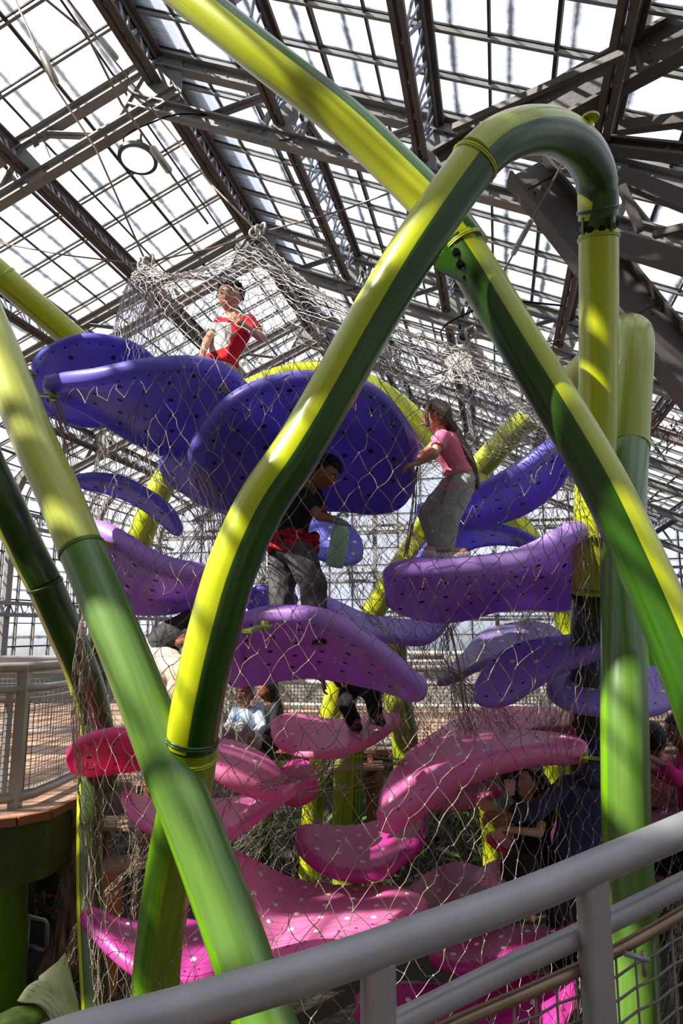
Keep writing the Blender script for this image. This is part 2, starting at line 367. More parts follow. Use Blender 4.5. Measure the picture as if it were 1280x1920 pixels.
def pipe(root, name, rows, mats, ref=(-1, 0, 0), half=.25, twist=0.0, n=40, seam=True, samples=None):
    """rows of (px, py, depth, diameter); mats = (stripe facing ref, other)"""
    c = crom([list(P(r[0], r[1], r[2])) + [r[3] if len(r) > 3 else .25] for r in rows], samples or 14 * len(rows))
    pts = [Vector(x[:3]) for x in c]; rad = [x[3] / 2 for x in c]; mb = MB()
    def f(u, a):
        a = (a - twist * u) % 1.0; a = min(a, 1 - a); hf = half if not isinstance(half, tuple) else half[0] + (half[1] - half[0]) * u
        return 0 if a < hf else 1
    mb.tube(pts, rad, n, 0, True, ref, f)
    o = sub(mb, name, list(mats), root, root, True)
    uvl = o.data.uv_layers.new(); K = len(pts)
    lv = np.empty(len(o.data.loops), int); o.data.loops.foreach_get('vertex_index', lv)
    ln = np.r_[0, np.cumsum([(pts[i + 1] - pts[i]).length for i in range(K - 1)])]
    uv = np.stack([ln[lv // n] , (lv % n) / n], 1).ravel(); uvl.data.foreach_set('uv', uv)
    try: o.data.set_sharp_from_angle(angle=1.0)
    except Exception: pass
    return pts, rad
def ring(root, name, p, t, r, m, th=.0065, double=True):
    mb = MB(); t = Vector(t).normalized(); a = t.orthogonal().normalized(); b = t.cross(a)
    for off in ((-.006, .006) if double else (0,)):
        K = 40; R_ = r + .002; pts = [p + t * off + (a * math.cos(2 * math.pi * k / K) + b * math.sin(2 * math.pi * k / K)) * (R_ + .002 * math.sin(k * 2.7)) for k in range(K + 1)]
        mb.tube(pts, th, 6, 0, False)
    sub(mb, name, m, root, root, True)
def joint(root, pts, rad, k, m, name='weld_collar'):
    ring(root, name, pts[k], pts[min(k + 1, len(pts) - 1)] - pts[max(k - 1, 0)], rad[k], m)
def flange(root, p, t, r, m):
    """bolted inset flange: narrow core, cross webs, bolts"""
    t = Vector(t).normalized(); a = t.orthogonal().normalized(); b = t.cross(a); mb = MB()
    mb.tube([p - t * .09, p + t * .09], r * .82, 28, 0)
    FC = sub(mb, 'flange_core', DARK, root, root, False)
    for ang in (0.2, 1.0, 1.8, 2.6, 3.4, 4.2, 5.0, 5.8):
        d = a * math.cos(ang) + b * math.sin(ang)
        mb = MB(); mb.tube([p + d * r * .80, p + d * (r * .93)], .022, 6, 0); sub(mb, 'bolt', blackb, FC, root)
    for ang in (.6, 2.17, 3.74, 5.3):
        d = a * math.cos(ang) + b * math.sin(ang); mb = MB(); mb.beam(p - t * .08 + d * r * .9, p + t * .08 + d * r * .9, .02, r * .22, d, 0); sub(mb, 'web_plate', DARK, FC, root)
D = .25
# (1) the long arch sweeping from the top left to the right edge
r1 = empty('arch_pipe', P(820, 390, 3.95), 'long lime and dark green pipe sweeping from the top edge down to the right edge', 'climber pipe')
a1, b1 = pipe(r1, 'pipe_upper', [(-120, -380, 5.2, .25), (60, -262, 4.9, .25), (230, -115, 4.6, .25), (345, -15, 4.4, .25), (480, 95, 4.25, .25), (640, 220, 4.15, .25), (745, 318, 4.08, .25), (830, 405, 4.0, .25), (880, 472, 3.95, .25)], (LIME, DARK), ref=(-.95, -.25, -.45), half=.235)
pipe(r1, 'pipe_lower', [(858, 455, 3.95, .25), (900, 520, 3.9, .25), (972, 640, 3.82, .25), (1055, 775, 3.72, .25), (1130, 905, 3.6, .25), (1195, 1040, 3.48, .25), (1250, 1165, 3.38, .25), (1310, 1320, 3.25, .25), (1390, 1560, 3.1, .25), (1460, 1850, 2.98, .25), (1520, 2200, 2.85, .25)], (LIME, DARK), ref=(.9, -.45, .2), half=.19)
t_ = (P(900, 520, 3.9) - P(858, 455, 3.95)).normalized(); ring(r1, 'weld_collar', P(866, 462, 3.94), t_, .125, LIME)
mb = MB(); q = P(853, 488, 3.85); mb.box(q, .17, .02, .20, Matrix.Rotation(.5, 3, 'Y')); LP = sub(mb, 'lug_plate', DARK, r1, r1)
for dx, dy in ((-.0, .035), (.02, -.035)):
    mb = MB(); c = q + V(dx, -.01, dy); mb.tube([c, c + V(0, -.03, 0)], .02, 6); sub(mb, 'bolt', blackb, LP, r1)
mb = MB(); mb.add([P(855, 470, 3.8), P(905, 470, 3.78), P(945, 575, 3.72), P(870, 500, 3.78)], [(0, 1, 2, 3)]); 
# (2) the tall hoop in front
r2 = empty('hoop_pipe', P(360, 1392, 3.4), 'tall lime and dark green hoop in front, bending over at the top right', 'climber pipe')
A2 = (LIME, DARK)
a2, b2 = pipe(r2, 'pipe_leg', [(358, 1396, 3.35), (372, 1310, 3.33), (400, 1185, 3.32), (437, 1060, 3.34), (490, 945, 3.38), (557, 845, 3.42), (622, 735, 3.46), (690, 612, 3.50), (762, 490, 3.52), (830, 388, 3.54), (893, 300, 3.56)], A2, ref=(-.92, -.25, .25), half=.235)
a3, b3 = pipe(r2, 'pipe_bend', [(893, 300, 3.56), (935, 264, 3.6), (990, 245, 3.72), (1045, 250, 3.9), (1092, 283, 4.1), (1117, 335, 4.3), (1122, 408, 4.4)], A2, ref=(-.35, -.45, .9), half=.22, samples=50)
joint(r2, a2, b2, len(a2) - 2, LIME); joint(r2, a2, b2, 1, DARK)
joint(r2, a3, b3, len(a3) - 2, DARK)
t_ = (P(1122, 440, 4.45) - P(1122, 408, 4.4)).normalized()
flange(r2, P(1122, 424, 4.42), t_, .125, DARK)
a4, b4 = pipe(r2, 'pipe_post', [(1122, 440, 4.45), (1122, 600, 4.5), (1120, 800, 4.5), (1112, 960, 4.5), (1107, 1115, 4.5)], (LIME, OLV), ref=(-.6, -.8, 0), half=.3)
joint(r2, a4, b4, 1, LIME); joint(r2, a4, b4, len(a4) - 2, OLV)
pipe(r2, 'pipe_post_base', [(1107, 1115, 4.5), (1104, 1200, 4.75), (1098, 1400, 5.35), (1098, 1600, 5.6), (1098, 1960, 5.7)], (DARK, DARK))
a5, b5 = pipe(r2, 'pipe_foot', [(360, 1396, 3.36), (352, 1470, 3.4), (325, 1600, 3.5), (300, 1760, 3.6), (290, 1900, 3.68), (286, 2100, 3.8)], (GRN, OLV), ref=(-.97, -.1, .1), half=.22)
joint(r2, a5, b5, 2, LIME)
mb = MB(); c = P(1107, 232, 3.95); mb.tube([c - V(0, 0, .05), c + V(0, 0, .03)], .016, 10); mb.tube([c + V(0, 0, .03), c + V(0, 0, .045)], .05, 20); sub(mb, 'cap_knob', LIME, r2, r2, False)
# (3) leaning pipe at left
r3 = empty('leaning_pipe', P(150, 1018, 3.9), 'thick pale green pipe leaning across the lower left corner in front of the net', 'climber pipe')
a6, b6 = pipe(r3, 'pipe_upper', [(-70, 470, 6.2), (-150, 400, 6.1), (-215, 335, 5.8), (-235, 290, 5.4), (-205, 300, 5.0), (-140, 380, 4.7), (-80, 480, 4.5), (-18, 620, 4.3), (30, 740, 4.15), (75, 850, 4.05), (112, 930, 3.98), (150, 1024, 3.9)], (PALE, PALE), half=.2)
a7, b7 = pipe(r3, 'pipe_lower', [(150, 1024, 3.9), (195, 1130, 3.75), (250, 1265, 3.55), (310, 1420, 3.35), (370, 1570, 3.15), (430, 1730, 2.98), (490, 1900, 2.82), (560, 2100, 2.65)], (GRN, SAGE), ref=(-.95, .15, -.3), half=(.0, .22), n=96)  # bright stripe widening downwards is a lit edge painted onto the pipe
joint(r3, a7, b7, 1, SAGE)
# (4) dark pipe at far left
r4 = empty('side_pipe', P(75, 1075, 5.0), 'slim dark green pipe at the left edge of the photo, behind the thick leaning one', 'climber pipe')
a8, b8 = pipe(r4, 'pipe_upper', [(-420, -150, 4.2), (-270, 250, 4.3), (-160, 530, 4.45), (-70, 755, 4.6), (-35, 850, 4.7), (10, 945, 4.8), (50, 1030, 4.95), (82, 1092, 5.0)], (OLV, DARK), ref=(-.7, -.2, -.7), half=.1)
a9, b9 = pipe(r4, 'pipe_lower', [(82, 1092, 5.0), (120, 1180, 5.1), (158, 1270, 5.2), (182, 1370, 5.3), (190, 1480, 5.3)], (LIME, DARK), ref=(-.9, -.2, -.5), half=.13)
joint(r4, a9, b9, 1, DARK)
# (5) far upper-left pipe
r5 = empty('distant_pipe', P(75, 565, 6.4), 'lime pipe coming in from the left edge behind the topmost blue leaf platform', 'climber pipe')
a10, b10 = pipe(r5, 'pipe', [(-60, 465, 6.2), (4, 520, 6.3), (80, 585, 6.45), (155, 650, 6.6), (250, 730, 6.8)], (LIME, OLV), ref=(0, -.5, 1), half=.3)
joint(r5, a10, b10, 14, LIME)
# (6) right-hand hoop : thin far leg, bend, wide near post
r6 = empty('post_pipe', P(1172, 1400, 3.75), 'broad upright green pipe right of the net, its pale top bending back left', 'climber pipe')
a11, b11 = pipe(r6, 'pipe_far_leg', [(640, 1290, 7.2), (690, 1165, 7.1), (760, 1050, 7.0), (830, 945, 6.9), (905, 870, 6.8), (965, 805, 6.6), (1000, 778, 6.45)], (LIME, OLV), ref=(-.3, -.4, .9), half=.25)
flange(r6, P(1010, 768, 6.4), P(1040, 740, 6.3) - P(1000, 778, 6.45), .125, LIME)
a12, b12 = pipe(r6, 'pipe_bend', [(1020, 760, 6.35), (1080, 705, 6.0), (1130, 655, 5.6), (1165, 625, 5.2), (1188, 625, 4.85), (1190, 665, 4.75), (1185, 750, 4.7), (1180, 835, 4.65)], (LIME, PALE), ref=(-.3, .9, .3), half=.17, samples=80)  # sunlit pale colour ends at the post's shadow line
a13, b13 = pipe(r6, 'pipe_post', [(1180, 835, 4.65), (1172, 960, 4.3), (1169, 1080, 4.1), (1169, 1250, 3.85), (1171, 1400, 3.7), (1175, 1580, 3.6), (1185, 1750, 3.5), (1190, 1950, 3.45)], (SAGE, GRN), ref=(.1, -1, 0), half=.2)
joint(r6, a13, b13, 1, PALE); joint(r6, a11, b11, len(a11) - 3, LIME)
mb = MB(); q = P(1238, 1222, 3.62); mb.box(q, .14, .03, .15); LP = sub(mb, 'lug_plate', DARK, r6, r6)
for dz in (-.035, .035):
    mb = MB(); c = q + V(.0, -.015, dz); mb.tube([c, c + V(0, -.025, 0)], .018, 6); sub(mb, 'bolt', blackb, LP, r6)
# (7) arch at the back, inside the net
r7 = empty('back_arch_pipe', P(500, 715, 6.6), 'yellow-green arch behind the large round blue leaf, seen through the net', 'climber pipe')
pipe(r7, 'pipe', [(225, 1130, 6.6), (262, 1010, 6.6), (310, 900, 6.65), (390, 790, 6.7), (480, 728, 6.75), (585, 700, 6.8), (690, 725, 6.8), (790, 800, 6.8), (880, 890, 6.8), (970, 985, 6.8), (1035, 1090, 6.8), (1075, 1230, 6.8), (1085, 1500, 6.8)], (LIME, OLV), ref=(-.1, -.3, 1), half=.28)
# (8) lower left pipe outside the net
r8 = empty('foot_pipe', P(170, 1600, 4.9), 'thin upright green pipe with a bright yellow edge along the net at the lower left', 'climber pipe')
pipe(r8, 'pipe', [(190, 1180, 5.5, .2), (178, 1300, 5.35, .2), (172, 1420, 5.15, .19), (168, 1560, 4.9, .18), (170, 1720, 4.7, .18), (180, 1900, 4.5, .18), (186, 2050, 4.4, .18)], (LIME, MOSS), ref=(-1, -.1, 0), half=.15)
# (9) lime and dark posts inside, low
for rows, ms, lb in (([(655, 1225, 7.0, .22), (632, 1290, 7.0, .22), (612, 1370, 7.0, .22), (590, 1480, 7.0, .22), (580, 1640, 7.0, .22)], (LIME, OLV), 'bright lime slanting pipe behind the small pink leaf in the middle of the net'),
                     ([(735, 1180, 6.6, .26), (742, 1290, 6.6, .26), (760, 1400, 6.6, .26), (770, 1600, 6.6, .26)], (OLV, DARK), 'dark mossy green pipe in the middle of the net, right of the small pink leaf'),
                     ([(1035, 1430, 7.4, .2), (1045, 1520, 7.4, .2), (1050, 1700, 7.4, .2)], (LIME, GRN), 'green pipe coloured as lit lime behind the two figures at the lower right of the net'),  # lime stands in for the lit part of a green post
                     ([(905, 1470, 7.2, .2), (920, 1560, 7.2, .2), (925, 1720, 7.2, .2)], (LIME, GRN), 'green pipe coloured as lit lime left of the dark-haired figure at the lower right'),  # lit side of a green post, put into the colour as lime
                     ([(655, 1400, 6.9, .3), (650, 1560, 6.9, .3), (652, 1750, 6.9, .3)], (OLV, DARK), 'short dark green post low in the centre behind the magenta leaf'),
                     ):
    r = empty('support_post', P(*rows[-1][:3]), lb, 'climber pipe'); pipe(r, 'pipe', rows, ms, ref=(-.8, -.5, .2), half=.22)
# ================================================================ leaf platforms
grip = mat('pale_rubber_grip_studs', (226, 214, 206), .6)
hole = mat('dark_drain_hole', (26, 18, 60), .9)
holep = mat('dark_drain_hole_in_pink', (96, 16, 62), .9)
cable = mat('galvanised_net_wire', (150, 134, 116), .4, .3, .25, 20)
def plastic(name, rgb, rgb2):
    m = mat(name, rgb, .46, 0, .1, 1.3, bump=.04, bscale=60, rgb2=rgb2, coat=.2)
    nt = m.node_tree; b = nt.nodes['Principled BSDF']; L = nt.links.new; col = b.inputs['Base Color'].links[0].from_socket
    tl = N_(nt, 'ShaderNodeBsdfTranslucent'); hs = N_(nt, 'ShaderNodeHueSaturation'); hs.inputs['Saturation'].default_value = 1.0; hs.inputs['Value'].default_value = 1.0
    L(col, hs.inputs['Color']); L(hs.outputs[0], tl.inputs[0]); mx = N_(nt, 'ShaderNodeMixShader'); mx.inputs[0].default_value = .36      # hollow translucent plastic
    L(b.outputs[0], mx.inputs[1]); L(tl.outputs[0], mx.inputs[2]); L(mx.outputs[0], nt.nodes['Material Output'].inputs[0]); return m
LEAVES = []
def leaf(label, U, Lw, d0, d1, um, lm, rgb, rgb2=None, thick=.085, dots=True, camber=.0, pw=.6, brackets=(), sp=.2, lace=None):
    ns, nv = 60, 30
    s = (1 - np.cos(np.linspace(0, math.pi, ns))) / 2 * .6 + np.linspace(0, 1, ns) * .4
    s = .014 + .972 * s
    cu = crom([list(p) for p in U], s); cl = crom([list(p) for p in Lw], s)
    base = d0 + (d1 - d0) * s; w_ = np.sin(math.pi * s) ** pw
    mid = (d0 + d1) / 2
    du = base + (um - mid) * w_; dl = base + (lm - mid) * w_
    PU = np.array([list(P(a[0], a[1], d)) for a, d in zip(cu, du)]); PL = np.array([list(P(a[0], a[1], d)) for a, d in zip(cl, dl)])
    v = (1 - np.cos(np.linspace(0, math.pi, nv))) / 2 * .7 + np.linspace(0, 1, nv) * .3
    G = PU[:, None, :] * (1 - v)[None, :, None] + PL[:, None, :] * v[None, :, None]
    dS = np.gradient(G, axis=0); dV = np.broadcast_to((PL - PU)[:, None, :], G.shape).copy()
    dV[0] = dV[2]; dV[1] = dV[2]; dV[-1] = dV[-3]; dV[-2] = dV[-3]
    nr = np.cross(dS, dV); nr /= np.linalg.norm(nr, axis=2, keepdims=True) + 1e-9
    if nr[..., 2].mean() < 0: nr = -nr
    for _ in range(3):
        nr[1:-1] = (nr[:-2] + nr[1:-1] * 2 + nr[2:]) / 4
        nr /= np.linalg.norm(nr, axis=2, keepdims=True) + 1e-9
    G = G + nr * (camber * np.sin(math.pi * s) ** .8)[:, None, None] * (4 * v * (1 - v))[None, :, None]
    rim = np.vstack([G[:, 0], G[:, -1], G[0], G[-1]])
    dist = np.min(np.linalg.norm(G[:, :, None, :] - rim[None, None], axis=3), axis=2)
    rr = thick * .62; h = thick / 2 * np.sqrt(np.clip(1 - (1 - np.clip(dist / rr, 0, 1)) ** 2, 0, 1))
    Tp = G + nr * h[..., None]; 
    sm_ = np.clip((dist / thick - .62) / .45, 0, 1); sm_ = sm_ * sm_ * (3 - 2 * sm_); hb = h * (1 - (.95 if thick >= .1 else .3) * sm_); Bt = G - nr * hb[..., None]
    mb = MB(); idx = lambda i, j: i * nv + j
    # the two skins share the rim
    allv = list(map(tuple, Tp.reshape(-1, 3))) + list(map(tuple, Bt.reshape(-1, 3))); fs = []
    off = ns * nv
    onrim = lambda i, j: i in (0, ns - 1) or j in (0, nv - 1)
    bidx = lambda i, j: idx(i, j) if onrim(i, j) else off + idx(i, j)
    for i in range(ns - 1):
        for j in range(nv - 1):
            fs.append((idx(i, j), idx(i + 1, j), idx(i + 1, j + 1), idx(i, j + 1)))
            fs.append((bidx(i, j), bidx(i, j + 1), bidx(i + 1, j + 1), bidx(i + 1, j)))
    mb.add(allv, fs, 0)
    # studs on top, drain holes below and lacing holes round the rim
    wid = np.linalg.norm(PL - PU, axis=1); arc = np.r_[0, np.cumsum(np.linalg.norm(np.diff((PU + PL) / 2, axis=0), axis=1))]
    def samp(A, ss, vv):
        x = np.interp(ss, arc, np.arange(ns)); y = np.interp(vv, v, np.arange(nv)); i, j = min(int(x), ns - 2), min(int(y), nv - 2); fx, fy = x - i, y - j
        return (A[i, j] * (1 - fx) * (1 - fy) + A[i + 1, j] * fx * (1 - fy) + A[i, j + 1] * (1 - fx) * fy + A[i + 1, j + 1] * fx * fy)
    def disc(c, n, r, mi, up):
        n = Vector(n).normalized(); a = n.orthogonal().normalized(); b = n.cross(a); c = Vector(c); K = 12
        if up:
            mb.add([c - n * .002 + (a * math.cos(2 * math.pi * k / K) + b * math.sin(2 * math.pi * k / K)) * r for k in range(K)] + [c + n * .005 + (a * math.cos(2 * math.pi * k / K) + b * math.sin(2 * math.pi * k / K)) * r * .75 for k in range(K)] + [c + n * .006],
                   [(k, (k + 1) % K, K + (k + 1) % K, K + k) for k in range(K)] + [(K + k, K + (k + 1) % K, 2 * K) for k in range(K)], mi)
        else:
            mb.add([c + n * .0015 + (a * math.cos(2 * math.pi * k / K) + b * math.sin(2 * math.pi * k / K)) * r for k in range(K)], [tuple(range(K))], mi)
    row = 0; x = sp * .8
    while x < arc[-1] - sp * .5:
        wd = np.interp(x, arc, wid); k = int(wd / sp)
        for q in range(k):
            vv = (q + .5 + (.25 if row % 2 else -.25)) / k if k else .5
            if vv * wd < .11 or (1 - vv) * wd < .11: continue
            nn_ = samp(nr, x, vv)
            if dots: disc(samp(Tp, x, vv), nn_, .021, 1, True)
            disc(samp(Bt, x, vv), -nn_, .019, 2, False)
        x += sp * .86; row += 1
    x = .09
    while x < arc[-1] - .06:
        wd = max(np.interp(x, arc, wid), .15)
        for vv in (.055 / wd, 1 - .055 / wd):
            if 0 < vv < 1:
                nn_ = samp(nr, x, vv); disc(samp(Tp, x, vv), nn_, .009, 2, False); disc(samp(Bt, x, vv), -nn_, .009, 2, False)
        x += .1
    lac = MB()
    if lace is not None:
        x = .09; pr = None
        while x < arc[-1] - .06:
            wd = max(np.interp(x, arc, wid), .15); vv = (.055 / wd) if lace == 0 else 1 - .055 / wd
            q = Vector(samp(Bt, x, vv)); ed = Vector(samp(G, x, 0.0 if lace == 0 else 1.0)); o = (ed - q); o.z = 0; o = o.normalized() * .03 if o.length > 1e-4 else Vector((0, -.03, 0))
            if pr is not None:
                m_ = (pr + q) / 2 + o - Vector((rng.normal(0, .012), 0, .13 + rng.normal(0, .012))); k_ = lambda a, b: (a + b) / 2 + Vector(rng.normal(0, .011, 3))
                lac.tube([pr, k_(pr, m_), m_], .0021, 4, 0, False); lac.tube([q, k_(q, m_), m_], .0021, 4, 0, False)
                lac.ball(m_, .006, 6, 4)
            pr = q; x += .13
    pink = rgb[0] > rgb[2]
    c = G.reshape(-1, 3).mean(0)
    root = empty('leaf_platform', c, label, 'climbing platform')
    o = sub(mb, 'platform_shell', [plastic('moulded_plastic', rgb, rgb2 or rgb), grip, holep if pink else hole], root, root, True)
    if lac.v: sub(lac, 'rim_lacing', cable, o, root, True)
    for (bx, by, bd, cx, cy, cd_) in brackets:
        mb = MB(); p, q = P(bx, by, bd), P(cx, cy, cd_); mb.beam(p, q, .05, .018, ZZ); mb.tube([p - V(0, 0, .03), p + V(0, 0, .03)], .022, 8); mb.beam(p, p + (q - p) * .4, .1, .012, ZZ); sub(mb, 'bracket', OLV, root, root)
    LEAVES.append((Tp, label)); return root
IND, IND2 = (104, 96, 206), (90, 80, 202); BLU, BLU2 = (122, 124, 218), (106, 106, 214)
VIO, VIO2 = (198, 154, 236), (186, 126, 230); LIL, LIL2 = (186, 158, 236), (172, 138, 230)
PNK, PNK2 = (244, 142, 196), (236, 118, 182); MAG, MAG2 = (214, 52, 156), (196, 38, 142); HOT = (252, 70, 140)
leaf('deep blue leaf platform topmost at left, behind the net and another blue leaf',
     [(57, 700), (75, 660), (120, 635), (165, 626), (220, 633), (260, 648), (297, 675)], [(57, 702), (65, 740), (90, 772), (140, 797), (200, 800), (250, 790), (298, 690)], 5.3, 5.4, 4.95, 5.7, IND, IND2, brackets=((60, 700, 5.25, 40, 690, 4.6),))
leaf('pointed blue-violet leaf platform with a pale rim below the boy in red',
     [(75, 720), (92, 712), (180, 700), (260, 682), (330, 672), (390, 675), (430, 692), (458, 718), (470, 738)], [(74, 726), (100, 738), (150, 760), (200, 790), (250, 822), (300, 846), (350, 853), (380, 848), (420, 815), (450, 778), (470, 742)], 4.55, 4.9, 4.2, 5.3, (122, 114, 206), (102, 90, 202), .125, lace=0, brackets=((100, 742, 4.5, 62, 738, 4.15),))
leaf('large round blue leaf platform seen from below, over the boy in black',
     [(367, 875), (375, 830), (400, 780), (440, 740), (490, 715), (545, 702), (600, 700), (650, 705), (700, 725), (740, 762), (768, 812), (778, 862)], [(367, 878), (372, 908), (387, 937), (420, 953), (470, 958), (520, 960), (580, 956), (640, 956), (700, 962), (745, 952), (768, 922), (778, 870)], 4.3, 4.6, 4.0, 5.1, (128, 118, 202), (104, 90, 200), .125, camber=.12, lace=0)
leaf('blue blade-like leaf platform rising to the right beside the girl in pink',
     [(775, 952), (865, 935), (900, 915), (940, 895), (990, 862), (1030, 832), (1060, 819), (1083, 822)], [(776, 958), (810, 972), (860, 978), (910, 978), (960, 966), (1000, 946), (1040, 915), (1066, 872), (1084, 830)], 5.5, 4.75, 4.75, 5.5, (122, 118, 212), (134, 110, 212), .13, lace=0, brackets=((1070, 872, 4.8, 1105, 880, 4.5),))
leaf('small arched blue leaf platform at left below the pointed one',
     [(135, 893), (180, 891), (230, 900), (280, 925), (322, 957), (345, 998)], [(135, 898), (150, 910), (200, 921), (250, 940), (295, 970), (325, 998), (344, 1003)], 4.9, 5.2, 4.75, 5.25, BLU, BLU2, .07)
leaf('small blue leaf platform partly hidden behind the large round blue one',
     [(297, 862), (310, 851), (350, 852), (395, 866), (435, 895), (462, 945)], [(297, 868), (310, 895), (340, 920), (380, 946), (430, 963), (462, 950)], 5.9, 5.9, 5.6, 6.1, BLU, BLU2, .08)
leaf('violet leaf platform with a thick grey-lilac rim left of the hoop pipe',
     [(135, 990), (160, 983), (185, 985), (230, 1008), (280, 1040), (330, 1060), (400, 1073), (460, 1090)], [(136, 996), (160, 1015), (182, 1040), (200, 1070), (220, 1115), (245, 1140), (300, 1143), (350, 1135), (410, 1120), (461, 1098)], 4.6, 4.6, 4.2, 5.1, VIO, VIO2, .14, lace=0, brackets=((208, 1022, 4.35, 176, 1012, 3.95),))
leaf('small violet-blue leaf platform between the hoop pipe and the legs of the boy in black',
     [(455, 1125), (475, 1104), (500, 1100), (530, 1104), (560, 1120)], [(456, 1130), (475, 1150), (500, 1160), (530, 1155), (560, 1128)], 5.6, 5.7, 5.5, 5.9, (122, 96, 220), (108, 84, 214), .07)
leaf('round blue leaf platform with pale studs behind the green bottle',
     [(560, 1018), (570, 990), (595, 972), (622, 968), (650, 980), (672, 1005), (680, 1035)], [(560, 1022), (575, 1040), (600, 1050), (630, 1058), (660, 1059), (678, 1048), (680, 1038)], 6.2, 6.0, 6.3, 5.8, BLU, BLU2, .06, sp=.13)
leaf('wide violet leaf platform the girl in pink stands on, curling up at right',
     [(718, 1088), (735, 1066), (775, 1057), (830, 1058), (900, 1055), (960, 1045), (1010, 1021), (1050, 996), (1083, 984), (1108, 990), (1113, 1004)], [(718, 1095), (728, 1130), (760, 1148), (820, 1158), (880, 1150), (930, 1135), (1000, 1131), (1055, 1136), (1082, 1118), (1095, 1060), (1113, 1010)], 4.4, 4.5, 4.2, 5.2, (202, 168, 238), (190, 132, 232), .15, lace=0, brackets=((1105, 1008, 4.45, 1145, 1003, 4.2),))
leaf('arched blue leaf platform behind the feet of the girl in pink',
     [(778, 1050), (812, 1010), (860, 988), (910, 984), (960, 992), (1000, 1010), (1012, 1025)], [(782, 1058), (850, 1046), (885, 1026), (930, 1018), (980, 1022), (1012, 1030)], 5.8, 5.6, 5.5, 6.0, BLU, BLU2, .07)
leaf('slim pale lilac leaf platform running down to the right in the middle of the net',
     [(603, 1118), (640, 1135), (680, 1153), (730, 1163), (785, 1165), (840, 1160)], [(603, 1124), (635, 1162), (680, 1189), (740, 1203), (800, 1205), (842, 1170)], 5.5, 5.4, 5.6, 5.1, LIL, LIL2, .07)
leaf('long arched violet leaf platform in the centre, below the boy in black',
     [(424, 1215), (445, 1165), (480, 1147), (540, 1143), (600, 1150), (650, 1172), (700, 1207), (750, 1250), (790, 1288), (803, 1303)], [(424, 1228), (430, 1278), (470, 1279), (520, 1269), (570, 1262), (620, 1265), (670, 1275), (720, 1286), (770, 1305), (800, 1313)], 4.3, 4.0, 3.95, 4.9, (204, 158, 236), (192, 126, 230), .125, lace=0, brackets=((497, 1174, 4.0, 462, 1184, 3.6),))
leaf('greyish lilac leaf platform with pale studs at right, its tip pointing left',
     [(815, 1278), (840, 1258), (875, 1222), (900, 1190), (940, 1175), (990, 1167), (1030, 1175), (1058, 1197)], [(815, 1284), (850, 1276), (890, 1256), (930, 1240), (1000, 1222), (1058, 1202)], 5.3, 5.7, 5.9, 5.2, (168, 150, 200), (150, 128, 190), .06)
leaf('twisted violet leaf platform with pale studs, left of the broad upright pipe',
     [(888, 1290), (897, 1268), (920, 1240), (955, 1214), (1000, 1202), (1050, 1197), (1100, 1190), (1150, 1179), (1200, 1177), (1246, 1192)], [(888, 1298), (897, 1318), (920, 1326), (960, 1318), (1000, 1290), (1040, 1264), (1080, 1246), (1120, 1230), (1180, 1206), (1246, 1197)], 4.7, 4.5, 5.0, 4.5, (178, 144, 230), (160, 118, 224), .08)
leaf('broad lilac leaf platform at the right edge, behind the broad upright pipe',
     [(1022, 1272), (1040, 1257), (1100, 1260), (1160, 1257), (1220, 1249), (1280, 1249), (1340, 1262)], [(1022, 1280), (1035, 1310), (1070, 1330), (1120, 1338), (1180, 1341), (1230, 1336), (1290, 1305), (1340, 1272)], 4.9, 4.9, 5.3, 4.5, LIL, LIL2, .08)
leaf('lilac leaf platform tip left of the hoop, behind the leaning pipe',
     [(262, 1248), (285, 1248), (305, 1262), (322, 1288), (334, 1300)], [(262, 1256), (275, 1290), (298, 1314), (322, 1313), (335, 1306)], 5.3, 5.1, 5.5, 5.0, LIL, (190, 140, 226), .06, sp=.12)
leaf('small pink leaf platform in the centre with its pointed end to the right',
     [(507, 1370), (515, 1350), (540, 1340), (580, 1345), (620, 1352), (680, 1350), (725, 1342), (752, 1339)], [(507, 1378), (522, 1400), (560, 1417), (620, 1418), (670, 1405), (712, 1384), (742, 1360), (753, 1345)], 5.3, 5.4, 5.6, 4.95, (246, 150, 190), PNK2, .07)
leaf('hot pink leaf platform end with a pale rim, left of the leaning pipe',
     [(122, 1424), (132, 1402), (160, 1382), (205, 1372), (260, 1374), (330, 1388)], [(123, 1434), (142, 1448), (185, 1450), (235, 1442), (285, 1432), (330, 1410)], 4.7, 4.75, 4.45, 5.15, (255, 96, 172), (252, 76, 160), .085, lace=0)
leaf('pink leaf platform running from behind the hoop foot down to the right',
     [(335, 1400), (365, 1388), (400, 1390), (450, 1400), (500, 1425), (525, 1458), (530, 1482)], [(336, 1410), (355, 1428), (385, 1442), (430, 1468), (475, 1490), (515, 1498), (530, 1488)], 4.6, 4.6, 4.9, 4.25, (246, 136, 184), PNK2, .10, lace=1)
leaf('rose pink leaf platform below the one crossing the pipes at left',
     [(226, 1480), (260, 1497), (330, 1506), (400, 1505), (460, 1497), (520, 1486), (560, 1470)], [(227, 1490), (250, 1532), (285, 1557), (340, 1571), (410, 1574), (450, 1557), (500, 1520), (561, 1478)], 4.6, 5.2, 5.2, 4.3, (240, 134, 196), PNK2, .08)
leaf('deep pink rounded leaf platform end left of the centre',
     [(515, 1470), (530, 1440), (555, 1425), (580, 1430), (593, 1455)], [(515, 1478), (530, 1503), (560, 1511), (585, 1495), (593, 1462)], 5.5, 5.4, 5.7, 5.3, (232, 84, 160), MAG, .08, sp=.13)
